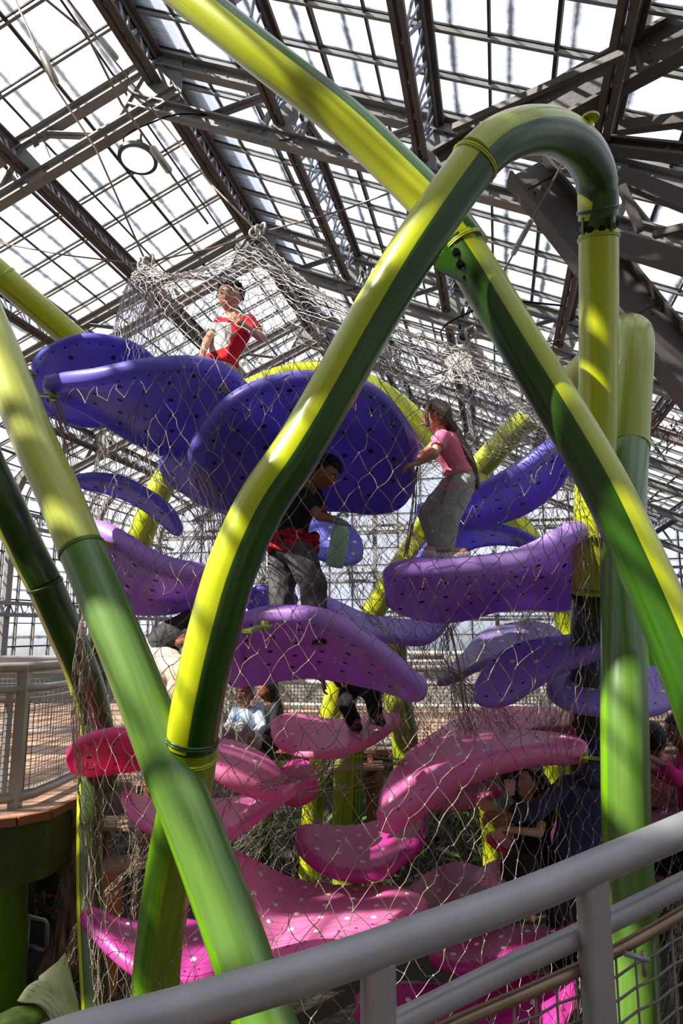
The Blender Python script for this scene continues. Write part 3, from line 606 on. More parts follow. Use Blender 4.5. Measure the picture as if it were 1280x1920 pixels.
leaf('big rose pink leaf platform with a thick rim, curving down to the left',
     [(704, 1528), (715, 1498), (740, 1455), (780, 1417), (840, 1393), (900, 1383), (960, 1384), (1030, 1387), (1080, 1394), (1109, 1410)], [(705, 1542), (720, 1556), (748, 1549), (790, 1518), (840, 1478), (900, 1448), (960, 1430), (1020, 1421), (1080, 1423), (1109, 1416)], 4.3, 4.5, 4.9, 4.05, (238, 130, 186), (228, 108, 172), .14, lace=1, brackets=((1095, 1420, 4.4, 1135, 1424, 3.9),))
leaf('pink leaf platform behind and above the big rose pink one',
     [(752, 1425), (800, 1390), (850, 1358), (885, 1338), (930, 1330), (1000, 1332), (1050, 1340), (1090, 1345), (1128, 1352)], [(753, 1432), (820, 1416), (860, 1396), (920, 1390), (970, 1385), (1020, 1373), (1080, 1372), (1128, 1376)], 5.7, 5.3, 6.1, 5.2, (226, 104, 160), (212, 78, 142), .08)
leaf('narrow pink leaf platform by the hand of the dark-haired figure, under the big one',
     [(790, 1500), (850, 1479), (890, 1467), (920, 1466), (942, 1482)], [(790, 1510), (850, 1517), (900, 1507), (942, 1488)], 5.3, 5.2, 5.5, 5.1, (240, 120, 180), PNK2, .06)
leaf('magenta bowl-shaped leaf platform with pale studs in the lower centre',
     [(550, 1568), (562, 1552), (600, 1551), (650, 1554), (700, 1546), (750, 1531), (785, 1520), (804, 1530)], [(551, 1576), (570, 1606), (610, 1635), (660, 1648), (710, 1645), (758, 1612), (790, 1580), (804, 1540)], 5.0, 5.1, 5.5, 4.6, (208, 70, 160), MAG2, .09)
leaf('large flat pink leaf platform with pale studs low in the middle',
     [(385, 1620), (405, 1600), (440, 1600), (490, 1625), (550, 1655), (620, 1668), (690, 1672), (745, 1672), (790, 1688), (806, 1708)], [(385, 1660), (405, 1740), (440, 1790), (490, 1812), (560, 1795), (630, 1772), (690, 1758), (740, 1742), (785, 1726), (806, 1712)], 4.2, 4.4, 4.9, 3.75, (240, 136, 190), (232, 112, 178), .1)
leaf('mauve and magenta leaf platform at the lower left, its tip touching the net',
     [(147, 1710), (175, 1712), (220, 1730), (290, 1738), (340, 1728), (400, 1745), (455, 1785)], [(148, 1720), (180, 1752), (230, 1802), (270, 1828), (330, 1848), (395, 1836), (455, 1795)], 4.5, 4.2, 4.8, 4.0, (212, 76, 166), (196, 50, 160), .1, lace=1)
leaf('dark maroon-pink leaf platform with pale studs low at right of centre',
     [(745, 1690), (790, 1650), (830, 1627), (870, 1622), (920, 1640), (975, 1665)], [(745, 1700), (800, 1718), (860, 1716), (920, 1706), (976, 1675)], 5.2, 5.1, 5.6, 4.9, (176, 44, 120), (160, 36, 110), .08)
leaf('light pink leaf platform tip low at right, above the foreground rail',
     [(884, 1650), (905, 1630), (938, 1614), (965, 1612), (976, 1640)], [(885, 1656), (910, 1664), (940, 1668), (976, 1660)], 4.8, 4.8, 5.0, 4.6, (246, 170, 206), (240, 150, 196), .06, sp=.12)
leaf('magenta leaf platform just above the foreground rail at right',
     [(800, 1792), (850, 1778), (900, 1762), (950, 1742), (1000, 1742), (1050, 1738), (1084, 1730)], [(800, 1802), (870, 1822), (930, 1812), (1000, 1790), (1050, 1768), (1085, 1740)], 4.5, 4.5, 4.8, 4.2, (200, 54, 150), MAG2, .08)
leaf('bright magenta leaf platform at the very bottom, seen between the rails',
     [(660, 1870), (700, 1850), (760, 1846), (830, 1846), (900, 1840), (1000, 1830), (1085, 1822)], [(660, 1900), (720, 2000), (800, 2050), (900, 2050), (1000, 2010), (1086, 1880)], 4.4, 4.3, 4.7, 3.9, (222, 60, 170), MAG2, .09)
leaf('hot pink scoop-shaped leaf platform beside the dark-haired figure',
     [(910, 1566), (922, 1561), (950, 1568), (980, 1596), (1012, 1612), (1035, 1606)], [(910, 1576), (930, 1590), (960, 1612), (990, 1628), (1020, 1628), (1036, 1612)], 5.1, 5.0, 5.3, 4.9, (252, 50, 130), (246, 40, 120), .06, dots=False)
leaf('mauve pink leaf platform at the right edge under the person in pale pink',
     [(1205, 1540), (1235, 1522), (1280, 1505), (1340, 1500)], [(1205, 1550), (1240, 1562), (1290, 1552), (1342, 1520)], 5.0, 4.9, 5.3, 4.6, (196, 116, 170), (184, 90, 156), .08)
leaf('dusky pink leaf platform between the two figures at the lower right',
     [(1010, 1580), (1030, 1552), (1060, 1535), (1085, 1545), (1100, 1580)], [(1010, 1590), (1030, 1640), (1060, 1650), (1085, 1640), (1100, 1590)], 5.6, 5.5, 5.9, 5.2, (240, 140, 200), PNK2, .07)
# ================================================================ the wire net
NC = Vector((0.22, 5.9, 0)); NR = 2.33; ZB = .25
A_, B_, C_ = P(485, 437, 5.6), P(276, 497, 5.5), P(876, 632, 5.3)
def nrm2(x, y, z, k=1.0): return noise.noise(Vector((x * k, y * k, z * k)))
def wall_r(th, z):
    r = NR + .10 * math.sin(3 * th + 1.2 * z) + .16 * nrm2(math.cos(th) * 2, math.sin(th) * 2, z * .9)
    dth = (th + .80 + math.pi) % (2 * math.pi) - math.pi
    dl = (th - math.pi + math.pi) % (2 * math.pi) - math.pi; k = max(0, min(1, (3.9 - z) / 3.2))
    r -= (.08 + .30 * k) * math.exp(-(dl / .75) ** 2)
    return (r - .42 * math.exp(-(dth / .33) ** 2)) * (1 - .02 * max(0, 1.4 - z))
def top_z(th):
    # rim height: higher at left (the pointed blue leaf), lower at right
    dth = (th + .80 + math.pi) % (2 * math.pi) - math.pi
    return 4.62 - .20 * math.cos(th) + .06 * math.sin(2 * th) - .28 * math.exp(-(dth / .4) ** 2)
def canopy(th, t):
    """t 1 at rim .. 0 at the main peak"""
    rim = NC + Vector((math.cos(th), math.sin(th), 0)) * wall_r(th, 4.4); rim.z = top_z(th)
    uu = max(0, min(1, (rim.x - NC.x) / NR * .62 + .5)); ka = (A_.x - B_.x) / (C_.x - B_.x)
    tgt = B_.lerp(A_, uu / ka) if uu < ka else A_.lerp(C_, (uu - ka) / (1 - ka))
    x = rim.lerp(Vector((tgt.x, tgt.y, 0)), 1 - t); x.z = 0
    base = rim.z + (.12 - .22 * max(0, min(1, (x.x + .2) / .8))) * (1 - t)
    z = base
    for pk, sc_ in ((A_, .95), (B_, .75), (C_, .60)):
        d = math.hypot(x.x - pk.x, x.y - pk.y)
        z = max(z, base + (pk.z - base) * math.exp(-(d / sc_) ** .95)) if False else z + 0
    e = 0
    hs = []
    for pk, sc_ in ((A_, 1.0), (B_, .85), (C_, .52)):
        d = math.hypot(x.x - pk.x, x.y - pk.y); hs.append((pk.z - base) * math.exp(-(d / sc_)))
    z = base + (sum(h ** 4 for h in hs)) ** .25
    env = 1 - t ** 5
    x.z = rim.z + (z - rim.z) * min(1, env * 1.0 + (1 - env) * .0) 
    return x
def net(name, cols, rowsn, fn, rad, jit, parent, root, mats, knots=True, wav=.012):
    mb = MB(); g = {}
    for j in range(rowsn + 1):
        for i in range(cols):
            u = (i + (.5 if j % 2 else 0)) / cols; p = fn(u, j / rowsn)
            g[i, j] = p + Vector(rng.normal(0, jit, 3)) if 0 < j < rowsn else p
    vs = []; fs = []
    def strand(a, b):
        t = b - a
        if t.length < .004: return
        m = (a + b) / 2 + Vector(rng.normal(0, wav, 3)); pts = (a, a.lerp(m, .62) + Vector(rng.normal(0, wav * .3, 3)), m.lerp(b, .38), b); t.normalize()
        s1 = t.orthogonal().normalized(); s2 = t.cross(s1); o = len(vs)
        for p in pts:
            for k in range(3):
                an = 2.094 * k; vs.append(p + (s1 * math.cos(an) + s2 * math.sin(an)) * rad)
        for q in range(3):
            for k in range(3): fs.append((o + q * 3 + k, o + q * 3 + (k + 1) % 3, o + q * 3 + 3 + (k + 1) % 3, o + q * 3 + 3 + k))
    for j in range(rowsn):
        for i in range(cols):
            a = g[i, j]; 
            if j % 2 == 0: n1, n2 = g[i, j + 1], g[(i - 1) % cols, j + 1]
            else: n1, n2 = g[i, j + 1], g[(i + 1) % cols, j + 1]
            strand(a, n1); strand(a, n2)
    mb.add(vs, fs, 0)
    if knots:
        for p in g.values():
            r = rad * 2.1; o = [p + Vector(d) * r for d in ((1, 0, 0), (-1, 0, 0), (0, 1, 0), (0, -1, 0), (0, 0, 1.6), (0, 0, -1.6))]
            mb.add(o, [(0, 2, 4), (2, 1, 4), (1, 3, 4), (3, 0, 4), (2, 0, 5), (1, 2, 5), (3, 1, 5), (0, 3, 5)], 1)
    return sub(mb, name, mats, root, root, True)
ferr = mat('aluminium_ferrules', (196, 190, 180), .4, .4)
bright = mat('sunlit_net_wire', (206, 200, 192), .35, .5, .2, 20)  # lighter copy of the net wire, sunlight on the canopy put into its colour
nroot = empty('climbing_net', (NC.x, NC.y, ZB), 'tall drum of steel wire net wrapped round the leaf platforms, drawn to three peaks', 'net')
def wall_fn(u, v):
    th = u * 2 * math.pi; zt = top_z(th); z = ZB + (zt - ZB) * v
    r = wall_r(th, z); return NC + Vector((math.cos(th) * r, math.sin(th) * r, z))
net('wall_net', 106, 46, wall_fn, .0024, .011, None, nroot, [cable, ferr])
net('canopy_net', 118, 30, lambda u, v: canopy(u * 2 * math.pi, 1 - v * .985), .0027, .006, None, nroot, [bright, ferr], wav=.008)
# inner net tunnels hanging between the leaves
def tun(cx, cy, r, z0, z1, cols, name, seed):
    def fn(u, v):
        th = u * 2 * math.pi; z = z0 + (z1 - z0) * v; pinch = 1 - .72 * math.exp(-((v - .5) / .22) ** 2)
        rr = r * pinch * (1 + .25 * nrm2(math.cos(th) + seed, math.sin(th), z)); return Vector((cx + math.cos(th) * rr + .1 * math.sin(3 * v + seed), cy + math.sin(th) * rr, z))
    net(name, cols, max(8, int((z1 - z0) / .085)), fn, .0022, .012, None, nroot, [cable, ferr])
def PX(px, py, d): return P(px, py, d)
for (px, py, d, r, z0, z1, cols, sd) in ((395, 900, 5.3, .42, 3.2, 4.4, 26, 1.3), (800, 1200, 5.2, .55, 2.1, 3.5, 30, 2.1), (870, 1430, 5.2, .6, 1.0, 2.6, 34, 4.4), (300, 1600, 5.2, .6, .5, 2.2, 30, 5.1), (1030, 1000, 5.6, .4, 2.7, 4.2, 24, 7.7), (560, 1500, 5.8, .7, .6, 2.5, 34, 9.0), (700, 850, 6.6, .8, 3.3, 5.0, 36, 3.3)):
    c = P(px, py, d); tun(c.x, c.y, r, z0, z1, cols, 'inner_net', sd)
# lacing bundles: wire runs gathered down the seams
def bundle(pts, n, spread):
    mb = MB()
    for k in range(n):
        o = Vector(rng.normal(0, spread, 3)); q = [Vector(p) + o * (.35 + .65 * math.sin(math.pi * i / (len(pts) - 1))) + Vector(rng.normal(0, .012, 3)) for i, p in enumerate(pts)]
        c = crom([list(x) for x in q], 16); mb.tube([Vector(x) for x in c], .0026, 4, 0, False)
    sub(mb, 'seam_wires', cable, nroot, nroot, True)
bundle([P(100, 745, 4.55), P(128, 850, 4.9), P(140, 980, 5.1), P(146, 1130, 5.2), P(150, 1300, 5.2), P(155, 1450, 5.1), P(178, 1650, 4.8), P(190, 1900, 4.5)], 16, .04)
bundle([P(372, 890, 4.15), P(395, 940, 4.4), P(405, 1000, 4.9), P(400, 1070, 5.1)], 14, .05)
bundle([P(1083, 850, 4.7), P(1100, 930, 4.6), P(1120, 1020, 4.2), P(1128, 1180, 4.0)], 10, .035)
bundle([P(835, 1170, 5.0), P(850, 1260, 4.9), P(862, 1340, 4.9), P(900, 1420, 4.9)], 12, .06)
bundle([P(780, 880, 4.4), P(775, 960, 4.8), P(760, 1040, 4.6)], 10, .03)
bundle([P(480, 1480, 4.0), P(640, 1440, 4.4), P(760, 1430, 4.6)], 7, .03)
bundle([P(560, 1490, 4.6), P(700, 1460, 4.9), P(900, 1400, 4.9)], 6, .03)
# ---- head rings and suspension cables
def cablething(name, pts, r, label, group=None, turn=None, sag=0.0):
    root = empty(name, pts[0], label, 'cable', group); mb = MB(); q = [Vector(p) for p in pts]
    mb.tube(q, r, 6, 0, True); sub(mb, 'wire', cable, root, root, True)
    if turn is not None:
        a, b = q[0], q[-1]; m = a.lerp(b, turn); t = (b - a).normalized(); mb = MB(); mb.tube([m - t * .14, m - t * .12, m + t * .12, m + t * .14], [r * 1.2, r * 3, r * 3, r * 1.2], 8); sub(mb, 'turnbuckle', ferr, root, root, True)
    return root
for pk, nm in ((A_, 'middle'), (B_, 'left'), (C_, 'right')):
    r = empty('net_head_ring', pk, 'steel shackle ring gathering the net at its %s peak' % nm, 'shackle'); mb = MB()
    for k in range(3):
        c = pk + V(.03 * (k - 1), 0, .02 * k); R_ = Matrix.Rotation(k * 1.1, 3, 'Z'); mb.tube([c + R_ @ V(.045 * math.cos(a), 0, .045 * math.sin(a)) for a in np.linspace(0, 2 * math.pi, 17)], .011, 6, 0, False)
    sub(mb, 'ring', ferr, r, r, True)
    mb = MB(); mb.tube([pk + V(.06, 0, .05), pk + V(-.06, 0, .05)], .014, 8); sub(mb, 'pin', steel, r, r, True)
def g(w_, s, o=.8): return H(s, w_, roof_z(w_)) + inn(w_) * o
cablething('suspension_cable', [A_, P(395, 345, 6.3), P(290, 210, 7.6), P(200, 95, 7.0), P(105, -30, 6.2)], .010, 'thick steel rod from the middle net peak up past the round lamp', turn=.72)
cablething('suspension_cable', [B_, P(180, 280, 5.6), P(95, 150, 5.5), P(20, -20, 5.4)], .008, 'thin steel cable from the left net peak to the top left corner', turn=.72)
cablething('suspension_cable', [A_, P(640, 395, 5.4), P(830, 325, 4.9), P(900, 290, 4.5)], .007, 'thin cable running from the middle net peak right to the hoop pipe')
cablething('suspension_cable', [A_, P(400, 465, 5.6), P(276, 492, 5.5)], .007, 'short cable joining the middle and left net peaks')
cablething('suspension_cable', [B_, P(120, 478, 5.6), P(-20, 452, 5.7)], .006, 'cable running from the left net peak to the left edge of the photo')
cablething('suspension_cable', [C_, P(960, 480, 4.9), P(1055, 305, 4.3)], .007, 'cable with a long turnbuckle from the right net peak to the hoop bend', turn=.62)
cablething('suspension_cable', [C_, P(990, 645, 4.9), P(1090, 632, 4.6)], .006, 'cable running from the right net peak across to the upright of the hoop pipe')
cablething('suspension_cable', [C_, P(760, 600, 5.3), P(655, 590, 5.2)], .007, 'cable running from the right net peak left towards the hoop pipe')
cablething('suspension_cable', [P(390, 420, 6.6), P(330, 340, 6.4), P(228, 195, 6.4), P(160, 60, 6.2), P(75, -10, 6.0)], .012, 'steel operating rod in two jointed lengths crossing left of the round lamp', turn=.3)
# ---- round lamps
def lamp(px, py, d, r, lit, label):
    c = P(px, py, d); root = empty('high_bay_lamp', c, label, 'lamp'); R = Matrix.Rotation(math.radians(-9), 3, 'X')
    f = lambda *a: c + R @ Vector(a)
    mb = MB(); mb.tube([f(0, 0, .0), f(0, 0, .06), f(0, 0, .09)], [r, r, r * .55], 40); HS = sub(mb, 'housing', mat('dark_lamp_housing', (46, 42, 40) if lit else (170, 168, 165), .5), root, root, False)
    mb = MB(); K = 40; mb.tube([f(0, 0, -.004), f(0, 0, -.012)], [r * .8, r * .78], 40)
    m = bpy.data.materials.new('lamp_diffuser'); m.use_nodes = True; b = m.node_tree.nodes['Principled BSDF']; b.inputs['Base Color'].default_value = (.95, .95, .92, 1)
    b.inputs['Emission Color'].default_value = (1, .97, .9, 1); b.inputs['Emission Strength'].default_value = 4.0 if lit else .5
    sub(mb, 'diffuser', m, HS, root, False)
    mb = MB(); mb.tube([f(0, 0, .08), f(0, 0, .2)], .05, 12); mb.box(f(0, 0, .26), .07, .05, .12, R); mb.tube([f(0, 0, .3), f(0, 0, .46)], .02, 8); sub(mb, 'hanger', blackb, root, root)
    mb = MB(); q = crom([list(f(-.02, 0, .12)), list(f(-.2, 0, .2)), list(f(-.2, 0, .42)), list(f(.1, 0, .62)), list(f(.5, 0, .78)), list(f(1.2, 0, .72))], 30); mb.tube([Vector(x) for x in q], .012, 6); sub(mb, 'power_lead', blackb, root, root, True)
lamp(258, 300, 8.8, .25, True, 'glowing round lamp with a dark rim hanging below the roof ridge')
lamp(866, 676, 7.6, .24, False, 'white round lamp seen through the net by its right peak')
# ================================================================ decks, railings, planting
def G(px, py, z):
    r = P(px, py, 1) - CAM; return CAM + r * ((z - CAM.z) / r.z)
plank = mat('tan_deck_planks', (176, 140, 112), .7, 0, .3, 2.5, bump=.2, bscale=20, rgb2=(140, 106, 84))  # tan base with a browner tone mixed in by noise
plank_d = mat('deck_edge_boards', (140, 84, 56), .7, 0, .3, 4, bump=.2)
rail = mat('grey_galvanised_rail', (168, 165, 167), .36, .25, .15, 8, bump=.03, coat=.1)
railp = mat('pale_painted_rail', (186, 184, 180), .5, .1, .1, 8)
wiremesh = mat('welded_wire_mesh', (132, 122, 112), .5, .4, .2, 12)
fascia = mat('dark_green_fascia', (58, 70, 20), .4, 0, .25, 3, coat=.2)
def railing(label, pts, z0, zs, pm, mesh=.055, post=.08, bottom=True, meshz=(.12, .86), posts=True, wr=.0028, rr=.045):
    root = empty('deck_railing', V(pts[0].x, pts[0].y, z0), label, 'railing')
    base = [V(p.x, p.y, 0) for p in pts]
    for i, z in enumerate(zs):
        mb = MB(); mb.tube([p + V(0, 0, z0 + z) for p in base], rr if i == 0 else rr * .72, 12); sub(mb, 'top_rail' if i == 0 else 'mid_rail', pm, root, root, True)
    if bottom: mb = MB(); mb.tube([p + V(0, 0, z0 + .08) for p in base], rr * .8, 10); sub(mb, 'bottom_rail', pm, root, root, True)
    arc = [0]
    for a, b in zip(base, base[1:]): arc.append(arc[-1] + (b - a).length)
    def at(u):
        for i in range(len(arc) - 1):
            if u <= arc[i + 1] + 1e-9: return base[i].lerp(base[i + 1], (u - arc[i]) / (arc[i + 1] - arc[i]))
        return base[-1]
    mb = MB(); n = int(arc[-1] / mesh)
    for k in range(n + 1):
        p = at(arc[-1] * k / n); mb.beam(p + V(0, 0, z0 + meshz[0]), p + V(0, 0, z0 + meshz[1]), wr * 2, wr * 2)
    z = meshz[0]
    while z <= meshz[1] + .001:
        mb.tube([at(arc[-1] * k / 24) + V(0, 0, z0 + z) for k in range(25)], wr * 1.1, 4, 0, False); z += mesh
    sub(mb, 'mesh_panel', wiremesh, root, root)
    for zz in meshz:
        mb = MB(); q = [at(arc[-1] * k / 24) + V(0, 0, z0 + zz) for k in range(25)]
        for a, b in zip(q, q[1:]): mb.beam(a, b, .02, .03)
        sub(mb, 'mesh_frame', pm, root, root)
    if posts:
        m = max(1, round(arc[-1] / 1.7))
        for k in range(m + 1):
            p = at(arc[-1] * k / m); mb = MB(); mb.box(p + V(0, 0, z0 + zs[0] / 2), post, post, zs[0]); sub(mb, 'post', pm, root, root)
    return root
def deck(name, label, edge, far, z, th=.06, fh=.46):
    root = empty(name, V(edge[0].x, edge[0].y, z), label, 'deck'); poly = edge + far; n = len(poly); mb = MB()
    vs = [V(p.x, p.y, z) for p in poly] + [V(p.x, p.y, z - th) for p in poly]
    mb.add(vs, [tuple(range(n)), tuple(range(2 * n - 1, n - 1, -1))] + [(i, i + n, (i + 1) % n + n, (i + 1) % n) for i in range(n)], 0)
    sub(mb, 'deck_boards', PLK, root, root)
    mb = MB()
    for a, b in zip(edge, edge[1:]):
        n_ = (b - a).cross(ZZ).normalized(); 
        if n_.y > 0: n_ = -n_
        mb.beam(V(a.x, a.y, z - .03) + n_ * .02, V(b.x, b.y, z - .03) + n_ * .02, .05, .065)
    sub(mb, 'edge_board', plank_d, root, root)
    mb = MB()
    q = crom([[p.x, p.y, 0] for p in edge], 30)
    for x, y, _ in q:
        for dy, zz in ((.03, z - th), (.03, z - th - fh), (.10, z - th - fh), (.10, z - th)): mb.v.append((x, y + dy, zz))
    for i in range(29):
        for k in range(4): mb.f.append((4 * i + k, 4 * i + 4 + k, 4 * i + 4 + (k + 1) % 4, 4 * i + (k + 1) % 4)); mb.m.append(0)
    sub(mb, 'fascia_beam', fascia, root, root)
    return root
# plank material with board gaps
def plank_mat():
    m = mat('deck_planks_with_gaps', (186, 152, 126), .65, 0, .25, 3, bump=.1, bscale=25, rgb2=(150, 116, 94), stretch=(1, 6, 1)); nt = m.node_tree; L = nt.links.new
    b = nt.nodes['Principled BSDF']; col = b.inputs['Base Color'].links[0].from_socket
    t = N_(nt, 'ShaderNodeTexCoord'); w = N_(nt, 'ShaderNodeTexWave', wave_type='BANDS', bands_direction='Y', wave_profile='SAW'); w.inputs['Scale'].default_value = 1.1
    L(t.outputs['Object'], w.inputs['Vector']); c = N_(nt, 'ShaderNodeMath', operation='GREATER_THAN'); c.inputs[1].default_value = .07; L(w.outputs['Fac'], c.inputs[0])
    mx = N_(nt, 'ShaderNodeMix', data_type='RGBA'); mx.inputs[6].default_value = (.02, .014, .01, 1); L(c.outputs[0], mx.inputs[0]); L(col, mx.inputs[7]); L(mx.outputs[2], b.inputs['Base Color']); return m
PLK = plank_mat()
ZD = 1.55
e1 = [G(-160, 1560, ZD), G(-60, 1541, ZD), G(30, 1531, ZD), G(90, 1519, ZD), G(150, 1490, ZD), G(170, 1475, ZD)]
deck('curved_deck', 'curved timber deck on a green beam at the left edge', e1, [G(176, 1375, ZD), V(-2.6, 14, 0), V(-9, 14, 0), V(-9, 5, 0)], ZD)
def inset(pts, d): return [p + V(0, d, 0) for p in pts]
rail2 = mat('grey_deck_rail', (158, 152, 150), .38, .2, .15, 8, coat=.1)
railing('grey railing with square wire mesh on the curved deck at the left edge', [G(-150, 1545, ZD), G(-60, 1527, ZD), G(32, 1515, ZD), G(60, 1508, ZD), G(100, 1490, ZD), G(146, 1466, ZD)], ZD, (1.13, .95), rail2, .05, posts=False)
R_ = bpy.data.objects['deck_railing']
mb = MB(); q = G(27, 1515, ZD); mb.box(V(q.x, q.y, ZD + .56), .085, .085, 1.14); sub(mb, 'post', rail2, R_, R_)
mb = MB(); q = G(2, 1518, ZD); mb.box(V(q.x, q.y, ZD + .5), .05, .04, .84); sub(mb, 'mesh_frame', rail, R_, R_)
mb = MB(); q = G(146, 1466, ZD); mb.box(V(q.x, q.y, ZD + .56), .06, .06, 1.13); sub(mb, 'post', rail2, R_, R_)
railing('grey railing on the far side of the left deck, seen through the nearer mesh', [G(-100, 1385, ZD), G(20, 1384, ZD), G(90, 1383, ZD), G(175, 1378, ZD)], ZD, (1.05, .88), rail, .06)
mb = MB(); c = G(0, 1560, ZD); root = empty('deck_column', V(-2.25, 5.15, 0), 'thick glossy green column holding up the curved deck at the left edge', 'column')
pipe(root, 'shaft', [(-8, 1528, 5.6, .5), (-10, 1700, 5.6, .5), (-14, 1960, 5.6, .5), (-20, 2230, 5.6, .5)], (GRN, OLV), ref=(.3, -1, 0), half=.5)
bpy.data.objects['shaft'].data.materials.clear(); bpy.data.objects['shaft'].data.materials.append(mat('deep_green_gloss_column', (84, 124, 16), .28, 0, .2, 2, coat=.5)); bpy.data.objects['shaft'].data.materials.append(bpy.data.objects['shaft'].data.materials[0])
r = empty('deck_column', V(-2.3, 7.5, 0), 'dark green column behind the thick one, under the curved deck', 'column'); mb = MB(); c = P(52, 1600, 6.6); mb.tube([V(c.x, c.y, 0), V(c.x, c.y, 1.45)], .09, 20); sub(mb, 'shaft', fascia, r, r, True)
# back deck with pale mesh railing
e2 = [V(-1.6, 9.3, 0), V(.6, 9.0, 0), V(3, 8.9, 0), V(7.2, 9.2, 0)]
deck('back_deck', 'timber deck running behind the net', e2, [V(7.6, 13.6, 0), V(-1.8, 14, 0)], ZD - .05)
railing('pale railing with wire mesh behind the net', e2, ZD - .05, (1.0, .82), railp, .045, .09, wr=.0035)
railing('second pale railing further back on the deck behind the net', [V(-1.6, 13.5, 0), V(3, 13.2, 0), V(7.4, 13.4, 0)], ZD - .05, (1.05, .9), railp, .07, .1, wr=.005)
for i, (px, d) in enumerate(((500, 8.9), (700, 8.7), (860, 8.8), (1010, 8.9), (1180, 9.2))):
    c = P(px, 1180, d); r = empty('deck_column', V(c.x, c.y + .5, 0), ['slim green column under the back deck, left of centre', 'slim green column under the back deck, in the centre', 'slim green column under the back deck, right of centre', 'slim green column under the back deck, behind the dark-haired figure', 'slim green column under the back deck, near the broad upright pipe'][i], 'column')
    mb = MB(); mb.tube([V(c.x, c.y + .5, 0), V(c.x, c.y + .5, 1.45)], .08, 16); sub(mb, 'shaft', GRN, r, r, True)
# timber steps inside at left and centre
for j, (px, py, d, w_) in enumerate(((228, 1468, 6.0, .55), (228, 1552, 6.1, .5), (640, 1408, 7.6, .75), (655, 1440, 7.4, .75))):
    c = P(px, py, d); r = empty('timber_step', V(c.x, c.y, c.z - .1), ['slatted timber step at left, just under the pink leaf', 'slatted timber step at left, the lower of the two', 'slatted timber step in the centre below the small pink leaf', 'lower slatted timber step in the centre'][j], 'step')
    for k in range(4):
        mb = MB(); mb.box(c + V(0, .1 * k, 0), w_, .085, .03); sub(mb, 'slat', plank, r, r)
    for e in (-1, 1): mb = MB(); mb.box(c + V(e * w_ * .42, .15, -.08), .05, .42, .1); sub(mb, 'bearer', plank_d, r, r)
    for e in (-1, 1): mb = MB(); q = c + V(e * w_ * .42, .15, 0); mb.beam(V(q.x, q.y, 0), V(q.x, q.y, q.z - .1), .07, .07, V(0, 1, 0)); sub(mb, 'leg', plank_d, r, r)
c = P(212, 1680, 5.9); r = empty('timber_crate', V(c.x, c.y, 0), 'orange-brown timber block standing inside the net at the lower left', 'crate')
mb = MB(); mb.box(V(c.x, c.y, c.z / 2 + .12), .14, .3, c.z + .24, Matrix.Rotation(.3, 3, 'Z')); sub(mb, 'post', mat('orange_timber', (190, 100, 52), .7, bump=.3), r, r)
mb = MB(); mb.box(V(c.x + .15, c.y + .05, c.z + .26), .5, .3, .04, Matrix.Rotation(.3, 3, 'Z')); sub(mb, 'top_board', plank, r, r)
# small hoop handrail at lower left
c = P(68, 1790, 6.2); r = empty('hoop_handrail', V(c.x, c.y, 0), 'small grey steel hoop handrail beside the tree trunk at the lower left', 'handrail'); mb = MB()
mb.tube([P(20, 1700, 6.2), P(48, 1717, 6.2), P(84, 1726, 6.2), P(88, 1732, 6.2), P(88, 1775, 6.2), P(82, 1782, 6.2), P(54, 1773, 6.2)], .018, 10); sub(mb, 'hoop', rail, r, r, True)
mb = MB(); q = P(54, 1720, 6.2); mb.tube([q, V(q.x, q.y, 0)], .018, 10); sub(mb, 'post', rail, r, r, True)
# tree trunk
bark = mat('furrowed_bark', (160, 128, 100), .9, 0, .5, 3, bump=1.0, bscale=6, rgb2=(52, 38, 30), stretch=(6, 6, 1))
r = empty('tree_trunk', G(110, 1900, 0), 'gnarled brown tree trunk flaring out to the left at its base, lower left', 'tree'); mb = MB()
q = crom([list(P(146, 1500, 6.0)) + [.085], list(P(142, 1590, 6.0)) + [.085], list(P(136, 1660, 6.0)) + [.09], list(P(130, 1730, 6.0)) + [.11], list(P(118, 1800, 6.0)) + [.15], list(P(98, 1860, 6.0)) + [.22], list(P(80, 1930, 6.0)) + [.3]], 40)
mb.tube([Vector(x[:3]) for x in q], [x[3] for x in q], 40); 
mb.v = [tuple(Vector(v) + Vector((noise.noise(Vector((v[0] * 9, v[1] * 9, v[2] * 2.5))), noise.noise(Vector((v[0] * 9 + 7, v[1] * 9, v[2] * 2.5))), 0)) * .05) for v in mb.v]
sub(mb, 'trunk', bark, r, r, True)
# ---- foliage
def foli(name, a, b): return mat(name, a, .5, 0, .3, 4, rgb2=b)
F1 = foli('dark_leaf', (44, 70, 34), (24, 44, 22)); F2 = foli('mid_green_leaf', (74, 112, 40), (48, 80, 30)); F3 = foli('yellow_green_leaf', (140, 160, 50), (98, 124, 40))
RED = foli('crimson_petal', (190, 30, 60), (150, 18, 40)); PK = foli('pink_petal', (214, 60, 120), (170, 30, 80))
stemm = foli('plant_stem', (80, 84, 46), (60, 60, 34))
def leafshape(mb, base, dirv, ln, wd, droop=.3, mi=0, n=6, cup=.15):
    d = Vector(dirv).normalized(); sd = d.cross(ZZ)
    if sd.length < .1: sd = Vector((1, 0, 0))
    sd.normalize(); up = sd.cross(d); rows = []
    for i in range(n + 1):
        t = i / n; wv = wd / 2 * math.sin(math.pi * (t ** .62)) ** .8 if 0 < t < 1 else .002
        c = base + d * (ln * t) - ZZ * (droop * ln * t * t); rows += [c - sd * wv + up * cup * wv, c, c + sd * wv + up * cup * wv]
    mb.add(rows, [(3 * i + k, 3 * i + k + 1, 3 * i + k + 4, 3 * i + k + 3) for i in range(n) for k in (0, 1)], mi)
